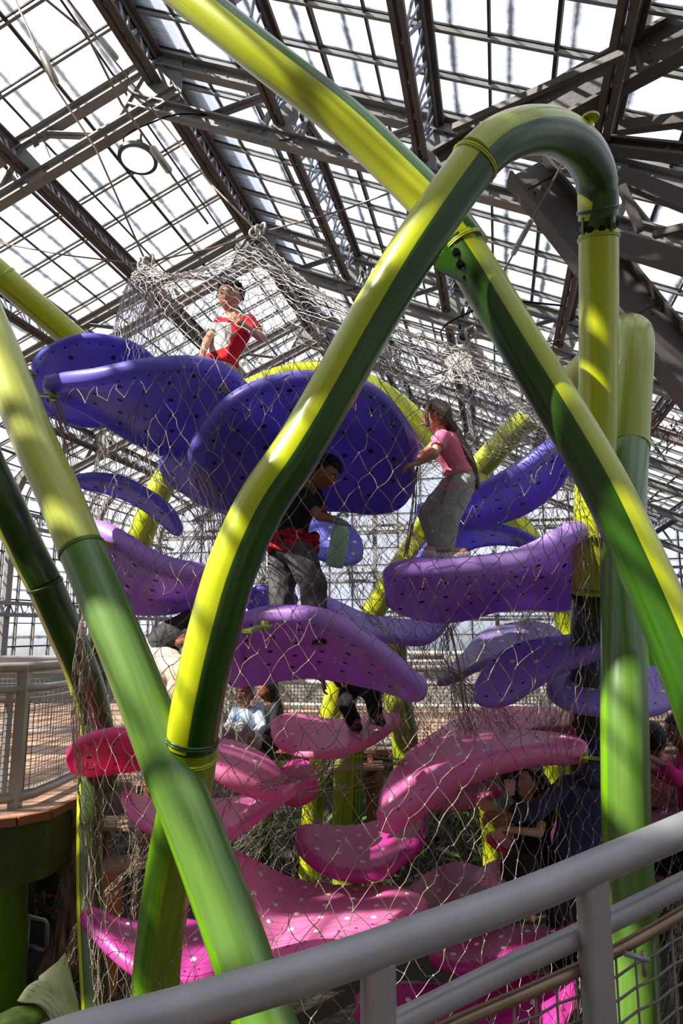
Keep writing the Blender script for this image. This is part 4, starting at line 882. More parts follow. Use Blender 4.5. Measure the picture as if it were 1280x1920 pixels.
def shrub(x, y, z, hgt, rad, nst, ml, label, ln=.22, wd=.13, flower=None, cat='plant'):
    root = empty('leafy_plant', V(x, y, z), label, cat); mb = MB(); st = MB(); fl = MB()
    for k in range(nst):
        a = random.uniform(0, 6.283); h = hgt * random.uniform(.45, 1.0); rr = rad * random.uniform(.2, 1.0)
        top = V(x + math.cos(a) * rr, y + math.sin(a) * rr, z + h); mid = V(x + math.cos(a) * rr * .35, y + math.sin(a) * rr * .35, z + h * .6)
        st.tube([V(x, y, z), mid, top], .006, 5, 0, False)
        for j in range(3):
            b = a + random.uniform(-1.6, 1.6); s_ = random.uniform(.7, 1.2); leafshape(mb, mid.lerp(top, .35 + .32 * j), V(math.cos(b), math.sin(b), random.uniform(.0, .6)), ln * s_, wd * s_, random.uniform(.2, .7))
        if flower and k % 2 == 0:
            fl = MB()
            for j in range(7): b = j * .9; leafshape(fl, top + V(0, 0, .005), V(math.cos(b), math.sin(b), .5), .07, .04, .1)
            sub(fl, 'flower', flower, root, root, True)
    sub(mb, 'leaves', ml, root, root, True); sub(st, 'stems', stemm, root, root, True)
    return root
sh = [(95, 1640, 7.0, 1.3, .55, 20, F1, 'tall dark-leaved plant under the curved deck at left', .26, .2, None),
      (85, 1780, 7.2, .7, .4, 14, F2, 'low plant with crimson flowers by the small hoop handrail', .16, .1, RED),
      (105, 1740, 6.7, .5, .3, 12, F2, 'small pink-flowered plant against the tree trunk', .12, .08, PK),
      (560, 1600, 8.2, 1.1, .6, 20, F1, 'dark bushy plant under the back deck, left of centre', .24, .14, None),
      (720, 1560, 8.1, 1.2, .6, 20, F2, 'green bushy plant under the back deck, in the centre', .24, .1, None),
      (860, 1560, 8.3, 1.2, .6, 20, F1, 'dark plant under the back deck, behind the big rose leaf', .24, .14, None),
      (1130, 1600, 7.6, 1.1, .6, 18, F1, 'dark plant behind the figure in the navy hooded top', .24, .14, None),
      (1262, 1640, 5.6, 1.35, .3, 16, F2, 'plant with red flowers at the right edge above the foreground rail', .12, .07, RED),
      (440, 1600, 8.0, 1.1, .5, 16, F1, 'dark plant seen between the crossed pipes', .22, .12, None),
      (245, 1600, 7.6, 1.0, .5, 16, F1, 'dark plant behind the timber steps', .22, .12, None),
      (930, 1700, 7.0, .9, .6, 18, F2, 'low green plant beneath the maroon leaf platform', .2, .1, None),
      (1010, 1560, 8.6, 1.3, .5, 16, F2, 'green plant behind the dark-haired figure', .22, .12, None),
      (640, 1680, 7.3, .6, .5, 16, F3, 'low yellow-green plant beneath the magenta bowl leaf', .18, .06, None),
      (1240, 1750, 6.5, .9, .5, 18, F1, 'dark plant at the lower right behind the foreground mesh', .2, .1, None),
      (1060, 1700, 6.6, .8, .5, 16, F1, 'low dark plant behind the foreground rail post', .2, .1, None),
      (400, 1760, 7.0, .6, .5, 16, F1, 'low dark plant at the foot of the crossed pipes', .2, .1, None)]
for (px, py, d, hg, rd, ns, ml, lb, ln, wd, fl) in sh:
    c = P(px, py, d); shrub(c.x, c.y, 0, hg, rd, ns, ml, lb, ln, wd, fl)
# hanging dry vines on the right-hand steelwork
e2b = None
for vx0, vx1, vl in ((1010, 1110, 'dry brown vine tangled behind the crossing of the long and upright pipes'), (1180, 1275, 'dry brown vine tangled on the roof steel at the right edge')):
  r = empty('dry_vine', P((vx0 + vx1) / 2, 790, 7.6), vl, 'vine'); mb = MB()
  for k in range(14):
    a = P(random.uniform(vx0, vx1), random.uniform(745, 800), random.uniform(7.3, 7.8)); q = [a]
    for j in range(6): q.append(q[-1] + V(random.uniform(-.07, .07), random.uniform(-.05, .05), -random.uniform(-.02, .09)))
    mb.tube(q, .005, 4, 0, False)
    for j in q[1:]: leafshape(mb, j, V(random.uniform(-1, 1), random.uniform(-1, 1), -.4), .05, .025, .2, 0, 3)
  sub(mb, 'stems', mat('dry_vine_brown', (112, 78, 52), .9), r, r)
# big pale leaf, lower left
r = empty('large_leaf', P(95, 1900, 3.0), 'large creased tan-green leaf at the bottom left, in front of the trunk', 'leaf')
lm = mat('pale_tan_leaf_underside', (168, 168, 122), .6, 0, .2, 7, bump=.4, bscale=10, rgb2=(140, 146, 92))
def patch(rows, name, m, th=.004):
    nr = len(rows); mb = MB(); R2 = [crom([list(P(*p)) for p in row], 14) for row in rows]
    cols = []
    for k in range(14): cols.append(crom([list(R2[i][k]) for i in range(nr)], 10))
    vs = [Vector(cols[k][i]) + V(0, .012 * math.sin(k * 1.9) * math.sin(i * .9), 0) for i in range(10) for k in range(14)]
    fs = [(i * 14 + k, i * 14 + k + 1, (i + 1) * 14 + k + 1, (i + 1) * 14 + k) for i in range(9) for k in range(13)]
    mb.add(vs, fs); o = sub(mb, name, m, r, r, True); md = o.modifiers.new('s', 'SOLIDIFY'); md.thickness = th
patch([[(122, 1788, 3.2), (121, 1789, 3.2), (124, 1792, 3.2)], [(95, 1815, 3.12), (112, 1818, 3.1), (132, 1822, 3.15)], [(70, 1838, 3.05), (105, 1850, 3.0), (138, 1856, 3.1)], [(88, 1862, 3.0), (120, 1885, 2.97), (148, 1892, 3.05)], [(110, 1905, 2.95), (135, 1918, 2.94), (154, 1915, 3.0)]], 'leaf_blade', lm)
patch([[(68, 1838, 3.04), (50, 1850, 2.98), (32, 1876, 2.9)], [(84, 1840, 3.0), (66, 1862, 2.93), (44, 1878, 2.88)], [(104, 1860, 2.97), (92, 1880, 2.9), (72, 1884, 2.87)], [(125, 1895, 2.94), (112, 1905, 2.9), (96, 1912, 2.87)], [(132, 1922, 2.93), (124, 1930, 2.9), (112, 1938, 2.88)]], 'folded_lobe', lm)
r = empty('large_leaf', P(20, 1920, 2.8), 'green strap-like leaf in the bottom left corner', 'leaf')
patch([[(-30, 1935, 2.8), (10, 1895, 2.85), (60, 1886, 2.9), (95, 1892, 2.95)], [(-30, 1970, 2.78), (10, 1925, 2.8), (60, 1905, 2.85), (95, 1896, 2.93)], [(-30, 2010, 2.78), (10, 1960, 2.8), (60, 1930, 2.85), (95, 1898, 2.93)]], 'leaf_blade', F3)
# ================================================================ foreground railing
fr = empty('foreground_railing', P(1110, 1800, 1.42), 'thick grey pipe railing slanting across the bottom right, close to the camera', 'railing')
def run(rows, dia, name, m, n=24):
    c = crom([list(P(*x)) for x in rows], 50); mb = MB(); mb.tube([Vector(x) for x in c], dia / 2, n); sub(mb, name, m, fr, fr, True)
run([(-80, 2060, .98), (100, 1962, 1.05), (360, 1888, 1.14), (640, 1803, 1.24), (960, 1690, 1.38), (1130, 1620, 1.47), (1290, 1552, 1.56), (1420, 1490, 1.64)], .070, 'top_rail', rail)
run([(560, 2010, 1.2), (760, 1912, 1.29), (940, 1822, 1.38), (1110, 1742, 1.47), (1290, 1652, 1.56), (1420, 1580, 1.64)], .046, 'mid_rail', rail)
run([(700, 1990, 1.27), (860, 1915, 1.34), (1000, 1855, 1.4), (1140, 1790, 1.47), (1290, 1705, 1.55), (1420, 1625, 1.62)], .026, 'lower_rail', mat('worn_brassy_rail', (160, 136, 112), .3, .6, .25, 8))
for (px, py, d, px2, py2, w_) in ((708, 1790, 1.262, 712, 2100, .062), (1108, 1632, 1.455, 1112, 2100, .062)):
    a = P(px, py, d); mb = MB(); mb.box(V(a.x, a.y, a.z - .5), w_, w_ * .8, 1.0, Matrix.Rotation(.2, 3, 'Z')); o = sub(mb, 'post', rail, fr, fr)
    md = o.modifiers.new('b', 'BEVEL'); md.width = .014; md.segments = 4
mb = MB()
top = crom([list(P(*x)) for x in [(700, 1990, 1.27), (860, 1930, 1.34), (1000, 1868, 1.4), (1140, 1802, 1.47), (1290, 1716, 1.55), (1420, 1636, 1.62)]], 20)
for k in range(20):
    p = Vector(top[k]); mb.tube([p, p - V(0, 0, .8)], .0028, 6)
for j in range(1, 16):
    mb.tube([Vector(x) - V(0, 0, .046 * j - .01) + V(0, .004 * (-1) ** i, 0) for i, x in enumerate(top)], .0028, 6)
sub(mb, 'mesh_panel', wiremesh, fr, fr, True)
mb = MB(); a = P(1172, 1788, 1.44); mb.tube([a, P(1215, 1800, 1.45)], .006, 8); mb.tube([P(1205, 1785, 1.45), P(1208, 1830, 1.45)], .005, 8); sub(mb, 'clip', rail, fr, fr, True)
mb = MB(); mb.add([(-3, -2, 1.3), (3, -2, 1.45), (3, 1.1, 1.45), (-3, .9, 1.3), (-3, -2, 1.38), (3, -2, 1.53), (3, 1.1, 1.53), (-3, .9, 1.38)], [(3, 2, 1, 0), (4, 5, 6, 7), (0, 1, 5, 4), (1, 2, 6, 5), (2, 3, 7, 6), (3, 0, 4, 7)])
tag(mb.build('viewing_ramp', PLK), 'timber ramp the foreground railing stands on', 'deck')
# ================================================================ people
SK = lambda n, a, b: mat(n, a, .5, 0, .1, 6, rgb2=b)
skin_t = SK('tan_skin', (196, 142, 110), (184, 128, 98)); skin_b = SK('brown_skin', (140, 90, 64), (126, 78, 56)); skin_l = SK('light_tan_skin', (214, 166, 136), (204, 150, 120))
eyew = mat('eye_white', (235, 232, 226), .3); eyed = mat('dark_iris', (34, 22, 16), .2); lipm = mat('lip', (170, 84, 76), .5); tooth = mat('teeth', (240, 236, 226), .3)
hairb = mat('black_hair', (26, 20, 18), .45, 0, .4, 30, bump=.8, bscale=60, rgb2=(14, 10, 9)); hairn = mat('dark_brown_hair', (96, 66, 50), .42, 0, .4, 20, bump=.8, bscale=50, rgb2=(58, 38, 30), stretch=(4, 4, 1))
def cloth(n, a, b=None, sc=5): return mat(n, a, .9, 0, .15, sc, bump=.5, bscale=7, rgb2=b)
TMP = bpy.data.scenes.new('scratch')
def voxel(mb, name, m, root, vox, smooth=3, disp=0.0):
    me = bpy.data.meshes.new('t'); me.from_pydata(mb.v, [], mb.f); t = bpy.data.objects.new('t', me); TMP.collection.objects.link(t)
    md = t.modifiers.new('r', 'REMESH'); md.mode = 'VOXEL'; md.voxel_size = vox; md.use_smooth_shade = True
    sm = t.modifiers.new('s', 'SMOOTH'); sm.iterations = smooth; sm.factor = .5
    TMP.view_layers[0].update(); dg = TMP.view_layers[0].depsgraph; new = bpy.data.meshes.new_from_object(t.evaluated_get(dg)); bpy.data.objects.remove(t); bpy.data.meshes.remove(me)
    if disp:
        nv_ = len(new.vertices); co = np.empty(nv_ * 3); new.vertices.foreach_get('co', co); no = np.empty(nv_ * 3); new.vertex_normals.foreach_get('vector', no)
        co = co.reshape(-1, 3); no = no.reshape(-1, 3)
        am = np.array([noise.noise(Vector(c * 9)) + .6 * noise.noise(Vector((c[0] * 22, c[1] * 22, c[2] * 12))) for c in co])
        new.vertices.foreach_set('co', (co + no * (disp * am)[:, None]).ravel()); new.update()
    new.name = name; new.materials.clear()
    for mm in (m if isinstance(m, list) else [m]): new.materials.append(mm)
    new.transform(Matrix.Translation(-root.location)); new.polygons.foreach_set('use_smooth', [True] * len(new.polygons))
    o = bpy.data.objects.new(name, new); COL.objects.link(o); o.parent = root; return o
def limb(mb, pts, rs, cap0=True, cap1=True, flat=1.0):
    c = [(Vector(p), r) for p, r in zip(pts, rs)]
    for (a, ra), (b, rb) in zip(c, c[1:]):
        n = max(2, int((b - a).length / .03)); mb.tube([a.lerp(b, k / n) for k in range(n + 1)], [ra + (rb - ra) * k / n for k in range(n + 1)], 14)
    for i, (p, r) in enumerate(c):
        if (i == 0 and not cap0) or (i == len(c) - 1 and not cap1): continue
        mb.ball(p, r * .99, 14, 10)
def frame(f, u):
    f = Vector(f).normalized(); u = Vector(u); u = (u - f * u.dot(f)).normalized(); return Matrix((f.cross(u), f, u)).transposed()   # x right, y face, z up
def headmesh(mb, c, h, R):
    K, M = 32, 26; o = len(mb.v)
    def pt(a, b):
        x, y, z = math.cos(a) * math.cos(b), math.cos(a) * math.sin(b), math.sin(a)
        X, Y, Z = x * .355, y * (.40 if y > 0 else .47), z * .5
        if z < 0: k = (-z) ** 1.6; X *= 1 - .34 * k; Y *= (1 - .10 * k) if y > 0 else 1 - .45 * k
        if y > 0:
            gs = lambda cx, cz, sx, sz: math.exp(-((X - cx) / sx) ** 2 - ((Z - cz) / sz) ** 2)
            Y += .085 * gs(0, -.10, .055, .07) + .035 * gs(0, 0, .045, .10) - .045 * (gs(.14, .03, .08, .05) + gs(-.14, .03, .08, .05)) + .02 * gs(0, .12, .22, .05) + .035 * gs(0, -.235, .10, .045) + .03 * gs(0, -.41, .10, .06) + .015 * (gs(.18, -.13, .09, .08) + gs(-.18, -.13, .09, .08))
        return c + R @ Vector((X, Y, Z)) * h
    mb.v.append(tuple(pt(-math.pi / 2, 0)))
    for j in range(1, M):
        for k in range(K): mb.v.append(tuple(pt(math.pi * j / M - math.pi / 2, 2 * math.pi * k / K)))
    mb.v.append(tuple(pt(math.pi / 2, 0))); top = len(mb.v) - 1
    for k in range(K):
        k2 = (k + 1) % K; mb.f.append((o, o + 1 + k2, o + 1 + k)); mb.m.append(0)
        for j in range(M - 2): a = o + 1 + j * K; mb.f.append((a + k, a + k2, a + K + k2, a + K + k)); mb.m.append(0)
        a = o + 1 + (M - 2) * K; mb.f.append((a + k, a + k2, top)); mb.m.append(0)
    for s in (-1, 1):
        q = c + R @ Vector((s * .375, -.03, -.02)) * h; mb.ball(q, (.03 * h, .065 * h, .10 * h), 10, 8, 0, R @ Matrix.Rotation(s * .35, 3, 'Z'))
def facebits(c, h, R, root, smile=False):
    for s in (-1, 1):
        e = c + R @ Vector((s * .14, .345, .03)) * h; mb = MB(); mb.ball(e, (.062 * h, .04 * h, .036 * h), 12, 8, 0, R); mb.ball(e + R @ Vector((0, .026, 0)) * h, .027 * h, 10, 8, 1, R); sub(mb, 'eye', [eyew, eyed], root, root, True)
        mb = MB(); q = [c + R @ Vector((s * x, y, z)) * h for x, y, z in ((.06, .385, .105), (.14, .375, .13), (.22, .315, .105))]; mb.tube(q, [.010 * h, .014 * h, .007 * h], 6); sub(mb, 'eyebrow', hairb, root, root, True)
    mb = MB()
    wd = .115 if smile else .085
    q = [c + R @ Vector((x * wd, .425 - .05 * abs(x), -.235 + (.03 if smile else -.004) * x * x)) * h for x in (-1, -.5, 0, .5, 1)]; mb.tube(q, [.01 * h, .022 * h, .026 * h, .022 * h, .01 * h], 8); LPS = sub(mb, 'lips', lipm, root, root, True)
    if smile:
        mb = MB(); q = [c + R @ Vector((x * wd * .8, .445 - .05 * abs(x), -.235 + .03 * x * x)) * h for x in (-1, -.5, 0, .5, 1)]; mb.tube(q, [.006 * h, .012 * h, .014 * h, .012 * h, .006 * h], 6); sub(mb, 'teeth', tooth, LPS, root, True)
def hand(mb, w_, d, nrm, s, side=1, curl=.5):
    """palm and five fingers; d = direction of the hand, nrm = palm-side normal (fingers curl that way)"""
    d = Vector(d).normalized(); nrm = Vector(nrm); nrm = (nrm - d * nrm.dot(d)).normalized(); x = d.cross(nrm) * side
    pl = .085 * s
    for k in range(4):
        o = x * ((k - 1.5) * .019 * s); limb(mb, [w_ + o * .6, w_ + o + d * pl], [.015 * s, .0125 * s])
    limb(mb, [w_, w_ + d * pl * .6], [.019 * s, .022 * s])
    for k, ln in enumerate((.062, .072, .067, .052)):
        b = w_ + d * pl + x * ((k - 1.5) * .0205 * s); pts = [b]; a = 0
        for j, f in enumerate((.45, .32, .25)):
            a += curl * (1.05 if j else .75); pts.append(pts[-1] + (d * math.cos(a) + nrm * math.sin(a)) * ln * f * s)
        limb(mb, pts, [.0098 * s, .009 * s, .0082 * s, .0072 * s])
    b = w_ + d * pl * .25 - x * .024 * s; t1 = b + (d * .62 - x * .6 + nrm * .35) * .036 * s; t2 = t1 + (d * .8 - x * .1 + nrm * .5 * (curl + .3)) * .028 * s; t3 = t2 + (d * .75 + x * .25 + nrm * .5 * (curl + .2)) * .022 * s
    limb(mb, [b, t1, t2, t3], [.0135 * s, .0115 * s, .0105 * s, .009 * s])
def curly(c, h, R, root, m, n=150, rb=.05, lo=-.15, name='hair', back=True):
    mb = MB()
    mb.ball(c + R @ Vector((0, -.11, .12)) * h, (.385 * h, .41 * h, .42 * h), 18, 12, 0, R)
    k = 0
    while k < n:
        a = random.uniform(0, 6.283); z = random.uniform(lo, .98); q = math.sqrt(max(0, 1 - z * z)); x, y = q * math.cos(a), q * math.sin(a)
        if y > .15 and z < .55: continue
        if y > -.1 and z < .15: continue
        mb.ball(c + R @ Vector((x * .42, y * .47 - .04, z * .50 + .06)) * h, rb * h * random.uniform(.7, 1.3), 7, 5); k += 1
    return sub(mb, name, m, root, root, True)
def smoothhair(c, h, R, root, m, long_=None, name='hair', cover=.30):
    mb = MB(); K, M = 28, 20
    def inside(x, y, z): return not (y > .05 + .5 * max(z, 0) and z < cover + .25) and not (y > -.15 and z < -.1) and z > -.75
    o = 0; vs = []
    for j in range(M + 1):
        a = math.pi * j / M - math.pi / 2
        for k in range(K):
            b = 2 * math.pi * k / K; x, y, z = math.cos(a) * math.cos(b), math.cos(a) * math.sin(b), math.sin(a)
            q = 1 + .02 * math.sin(b * 14); vs.append(c + R @ Vector((x * .385 * q, (y * (.43 if y > 0 else .50)) * q, z * .525 + .01)) * h)
    fs = []
    for j in range(M):
        for k in range(K):
            a = math.pi * (j + .5) / M - math.pi / 2; b = 2 * math.pi * (k + .5) / K
            if inside(math.cos(a) * math.cos(b), math.cos(a) * math.sin(b), math.sin(a)): fs.append((j * K + k, j * K + (k + 1) % K, (j + 1) * K + (k + 1) % K, (j + 1) * K + k))
    mb.add(vs, fs)
    for ch in (long_ or []): mb.tube([Vector(x[:3]) for x in crom([list(p) + [r] for p, r in ch], 20)], [x[3] for x in crom([list(p) + [r] for p, r in ch], 20)], 10)
    o = sub(mb, name, m, root, root, True); md = o.modifiers.new('s', 'SOLIDIFY'); md.thickness = -.012; return o
def shoe(a, d, s, root, m):
    d = Vector(d); d.z *= .3; d.normalize(); R = frame(d, ZZ); mb = MB()
    limb(mb, [a - d * .03 * s, a + d * .05 * s, a + d * .13 * s], [.040 * s, .040 * s, .034 * s]); mb.v = [(v[0], v[1], max(v[2], a.z - .032 * s)) for v in mb.v]
    sub(mb, 'shoe', m, root, root, True)
def person(label, J, skin, shirt, pants, h=.21, s=1.0, vox=.0055, hairf=None, smile=False, sleeve='short', shoem=None, root_at=None, fat=1.0, pants_r=1.0, hands=True, shirt_mats=None, curl=(.5, .5)):
    """J: head, face, up, neck, chest, waist, pelvis, shoulders/elbows/hands/handn (two each), hips/knees/ankles (two each)"""
    root = empty('person', root_at or J['pelvis'], label, 'person'); R = frame(J['face'], J.get('up', (0, 0, 1)))
    body = MB(); headmesh(body, J['head'], h, R)
    ch, wa, pe, nk = J['chest'], J['waist'], J['pelvis'], J['neck']; t = s * fat
    limb(body, [J['head'] - R @ Vector((0, .06, .25)) * h, nk, ch], [.048 * s, .046 * s, .075 * s])
    sh = J['sh']; hp = J['hip']
    limb(body, [sh[0], ch.lerp(nk, .35), sh[1]], [.042 * s, .06 * t, .042 * s]); limb(body, [ch, wa, pe], [.098 * t, .088 * t, .10 * t])
    sd = (sh[1] - sh[0]).normalized() * .045 * s
    limb(body, [ch + sd, wa + sd * .8, pe + sd], [.08 * t, .074 * t, .085 * t]); limb(body, [ch - sd, wa - sd * .8, pe - sd], [.08 * t, .074 * t, .085 * t])
    for k in (0, 1):
        limb(body, [sh[k], J['el'][k], J['ha'][k]], [.038 * s, .031 * s, .021 * s])
        if hands: hand(body, J['ha'][k], J['hd'][k], J['hn'][k], s * .82, 1 if k else -1, curl[k])
        limb(body, [hp[k], J['kn'][k], J['an'][k]], [.066 * t, .046 * s, .030 * s]); limb(body, [J['an'][k], J['an'][k] + Vector(J['ft'][k]).normalized() * .12 * s], [.03 * s, .026 * s])
    voxel(body, 'body', skin, root, vox, 2)
    facebits(J['head'], h, R, root, smile)
    m = MB(); q = .011 * s
    limb(m, [sh[0], ch.lerp(nk, .30), sh[1]], [.048 * s, .066 * t, .048 * s]); lo = wa.lerp(pe, .62)
    limb(m, [ch, wa, lo], [.098 * t + q, .090 * t + q, .102 * t + q], True, False)
    for e in (1, -1): limb(m, [ch + sd * e, wa + sd * e * .8, lo + sd * e], [.08 * t + q, .076 * t + q, .088 * t + q], True, False)
    for k in (0, 1):
        el, ha = J['el'][k], J['ha'][k]
        if sleeve == 'short': limb(m, [sh[k], sh[k].lerp(el, .62)], [.047 * s, .050 * s], True, False)
        else: limb(m, [sh[k], el, ha.lerp(el, .12)], [.049 * s, .044 * s, .035 * s], True, False)
    so_ = voxel(m, 'shirt', shirt, root, max(vox, .007), 2, .006)
    m = MB(); q = .012 * s * pants_r
    limb(m, [pe.lerp(wa, .35), pe], [.098 * t + q, .104 * t + q], False, True)
    for e in (1, -1): limb(m, [pe.lerp(wa, .3) + sd * e, pe + sd * e], [.084 * t + q, .09 * t + q], False, True)
    for k in (0, 1): limb(m, [hp[k], J['kn'][k], J['an'][k]], [(.072 * t + q) * pants_r, (.056 * s + q) * pants_r, (.046 * s + q) * pants_r], True, False)
    voxel(m, 'trousers', pants, root, max(vox, .007), 2, .009)
    if shoem:
        for k in (0, 1): shoe(J['an'][k] - V(0, 0, .03), J['ft'][k], s, root, shoem)
    if hairf: hairf(J['head'], h, R, root)
    return root, so_
# --- boy in red at the top
red = cloth('red_cotton', (206, 28, 44), (176, 18, 34)); pgrey = cloth('pale_grey_cotton', (214, 210, 206), (196, 192, 188)); khaki = cloth('khaki_cotton', (206, 178, 148), (188, 158, 128))
grey = cloth('grey_marl_fleece', (156, 156, 154), (138, 138, 136), 20); pink = cloth('pink_cotton', (232, 128, 160), (216, 106, 142)); black = cloth('black_cotton', (22, 22, 24), (14, 14, 16)); charc = cloth('charcoal_jersey', (58, 56, 58), (40, 38, 40), 30)
denim = cloth('washed_grey_denim', (94, 92, 94), (60, 58, 62), 14); navy = cloth('navy_fleece', (48, 52, 84), (38, 42, 70)); sky_ = cloth('pale_blue_cotton', (150, 184, 214), (210, 216, 222), 8); mag_ = cloth('magenta_cotton', (190, 30, 110), (164, 22, 92)); rose = cloth('pale_pink_cotton', (226, 150, 150), (206, 126, 128))
whs = mat('pale_trainer', (206, 196, 196), .6); blks = mat('black_trainer', (28, 26, 28), .5)
J = dict(head=P(430, 556, 4.85), face=(-.12, -1, -.28), up=(.10, -.2, 1), neck=P(438, 592, 4.85), chest=P(438, 622, 4.85), waist=P(420, 662, 4.85), pelvis=P(408, 695, 4.85),
         sh=[P(412, 606, 4.92), P(466, 602, 4.78)], el=[P(388, 640, 4.8), P(490, 634, 4.68)], ha=[P(378, 668, 4.6), P(448, 604, 4.60)], hd=[(-.2, -.6, -.5), (-.75, .0, .75)], hn=[(0, 0, -1), (-.2, 1, .2)],
         hip=[P(392, 700, 4.9), P(424, 700, 4.82)], kn=[P(388, 712, 4.72), P(422, 712, 4.7)], an=[P(385, 742, 5.0), P(418, 742, 5.0)], ft=[(0, 1, 0), (0, 1, 0)])
rt, so_ = person('boy in a red t-shirt with a pale grey panel, fist at his chin', J, skin_t, [red, pgrey], khaki, .225, 1.0, .005, lambda c, h, R, r: curly(c, h, R, r, hairb, 230, .055), True, curl=(.4, 1.15))
for p in so_.data.polygons:
    c = so_.matrix_basis @ p.center + rt.location; v = c - CAM; dd = v.dot(FW); px = 640 + FPX * v.x / dd; py = 960 - FPX * v.dot(UPC) / dd
    if p.normal.y < .25 and px < 434 - (py - 610) * .1 and 604 < py < 664 - (px - 385) * .35: p.material_index = 1
# --- girl in pink
J = dict(head=P(816, 781, 4.62), face=(-1, .14, -.06), up=(-.05, 0, 1), neck=P(825, 808, 4.62), chest=P(838, 836, 4.62), waist=P(858, 872, 4.62), pelvis=P(866, 898, 4.62),
         sh=[P(835, 812, 4.74), P(828, 818, 4.50)], el=[P(806, 842, 4.8), P(814, 852, 4.42)], ha=[P(786, 858, 4.7), P(783, 868, 4.45)], hd=[(-1, 0, -.1), (-1, -.1, -.3)], hn=[(0, .3, -1), (0, .3, -1)],
         hip=[P(855, 902, 4.70), P(866, 908, 4.52)], kn=[P(802, 965, 4.66), P(842, 975, 4.42)], an=[P(822, 1034, 4.60), P(834, 1036, 4.36)], ft=[(-.4, -.4, 0), (.9, -.4, 0)])
pt_, _ = person('girl in a pink t-shirt and grey joggers climbing at right, seen from the side', J, skin_t, pink, grey, .208, 1.0, .005,
       lambda c, h, R, r: smoothhair(c, h, R, r, hairn, [[(P(836, 786, 4.62), .022), (P(850, 806, 4.6), .028), (P(868, 842, 4.58), .032), (P(884, 878, 4.56), .026), (P(894, 915, 4.55), .006)], [(P(804, 758, 4.56), .005), (P(799, 775, 4.53), .004), (P(802, 798, 4.52), .002)]]), pants_r=1.02, shoem=whs, curl=(.5, .5))
tx = bpy.data.curves.new('lettering', 'FONT'); tx.body = 'GAP'; tx.size = .062; tx.extrude = .0015; tx.align_x = 'CENTER'
tx.materials.append(mat('pink_lettering', (228, 96, 136), .8))
tt = bpy.data.objects.new('t', tx); TMP.collection.objects.link(tt); TMP.view_layers[0].update()
tm = bpy.data.meshes.new_from_object(tt.evaluated_get(TMP.view_layers[0].depsgraph)); bpy.data.objects.remove(tt); bpy.data.curves.remove(tx)
to = bpy.data.objects.new('lettering', tm); COL.objects.link(to); to.rotation_euler = (math.radians(82), 0, math.radians(-6)); to.parent = pt_; to.location = P(846, 918, 4.385) - pt_.location
# --- boy in black
J = dict(head=P(608, 888, 4.5), face=(.80, -.28, -.62), up=(.5, 0, .8), neck=P(582, 910, 4.52), chest=P(566, 940, 4.55), waist=P(550, 985, 4.55), pelvis=P(546, 1022, 4.55),
         sh=[P(590, 925, 4.68), P(572, 932, 4.42)], el=[P(606, 965, 4.66), P(598, 968, 4.34)], ha=[P(622, 976, 4.4), P(628, 975, 4.26)], hd=[(.9, 0, -.2), (.9, 0, -.3)], hn=[(0, 0, -1), (0, .1, -1)],
         hip=[P(532, 1035, 4.62), P(560, 1035, 4.48)], kn=[P(528, 1105, 4.58), P(588, 1098, 4.40)], an=[P(528, 1185, 4.55), P(590, 1190, 4.42)], ft=[(.3, -1, 0), (.5, -1, 0)])
rt, _ = person('curly-haired boy in black in the middle, looking down at a green bottle', J, skin_b, black, denim, .225, 1.0, .0055, lambda c, h, R, r: curly(c, h, R, r, hairb, 240, .06, -.3), pants_r=1.25, shoem=blks, curl=(.9, .9))
mb = MB(); c = P(550, 1005, 4.55)
for k in range(4):
    mb.tube([c + V(.155 * math.cos(a), .125 * math.sin(a), -.03 * k + .02 * math.sin(3 * a + k)) for a in np.linspace(0, 6.283, 30)], .022, 8, 0, False)
pl = mat('red_and_black_plaid', (210, 20, 40), .9, 0, .2, 26, rgb2=(20, 10, 14)); sub(mb, 'waist_tied_shirt', pl, rt, rt, True)
a, b = P(641, 985, 4.22), P(627, 1062, 4.22); r = empty('drink_bottle', b, 'pale green bottle hanging from the hand of the boy in black', 'bottle'); bm = mat('sage_green_bottle', (136, 172, 148), .4); t = (b - a).normalized()
mb = MB(); mb.tube([a - t * .0, a + t * .02, a + t * .035, b - t * .012, b], [.036, .046, .056, .056, .050], 28); sub(mb, 'bottle_body', bm, r, r, True)
mb = MB(); mb.tube([a - t * .03, a + t * .002], .034, 24); mb.tube([a - t * .03 + V(.03 * math.cos(q), 0, .02 + .03 * math.sin(q)) for q in np.linspace(0, math.pi, 9)], .006, 8); sub(mb, 'cap', mat('bottle_cap', (110, 140, 120), .5), r, r, True)
mb = MB(); mb.tube([b - t * .001, b + t * .004], .048, 24); sub(mb, 'base', rail, r, r, True)
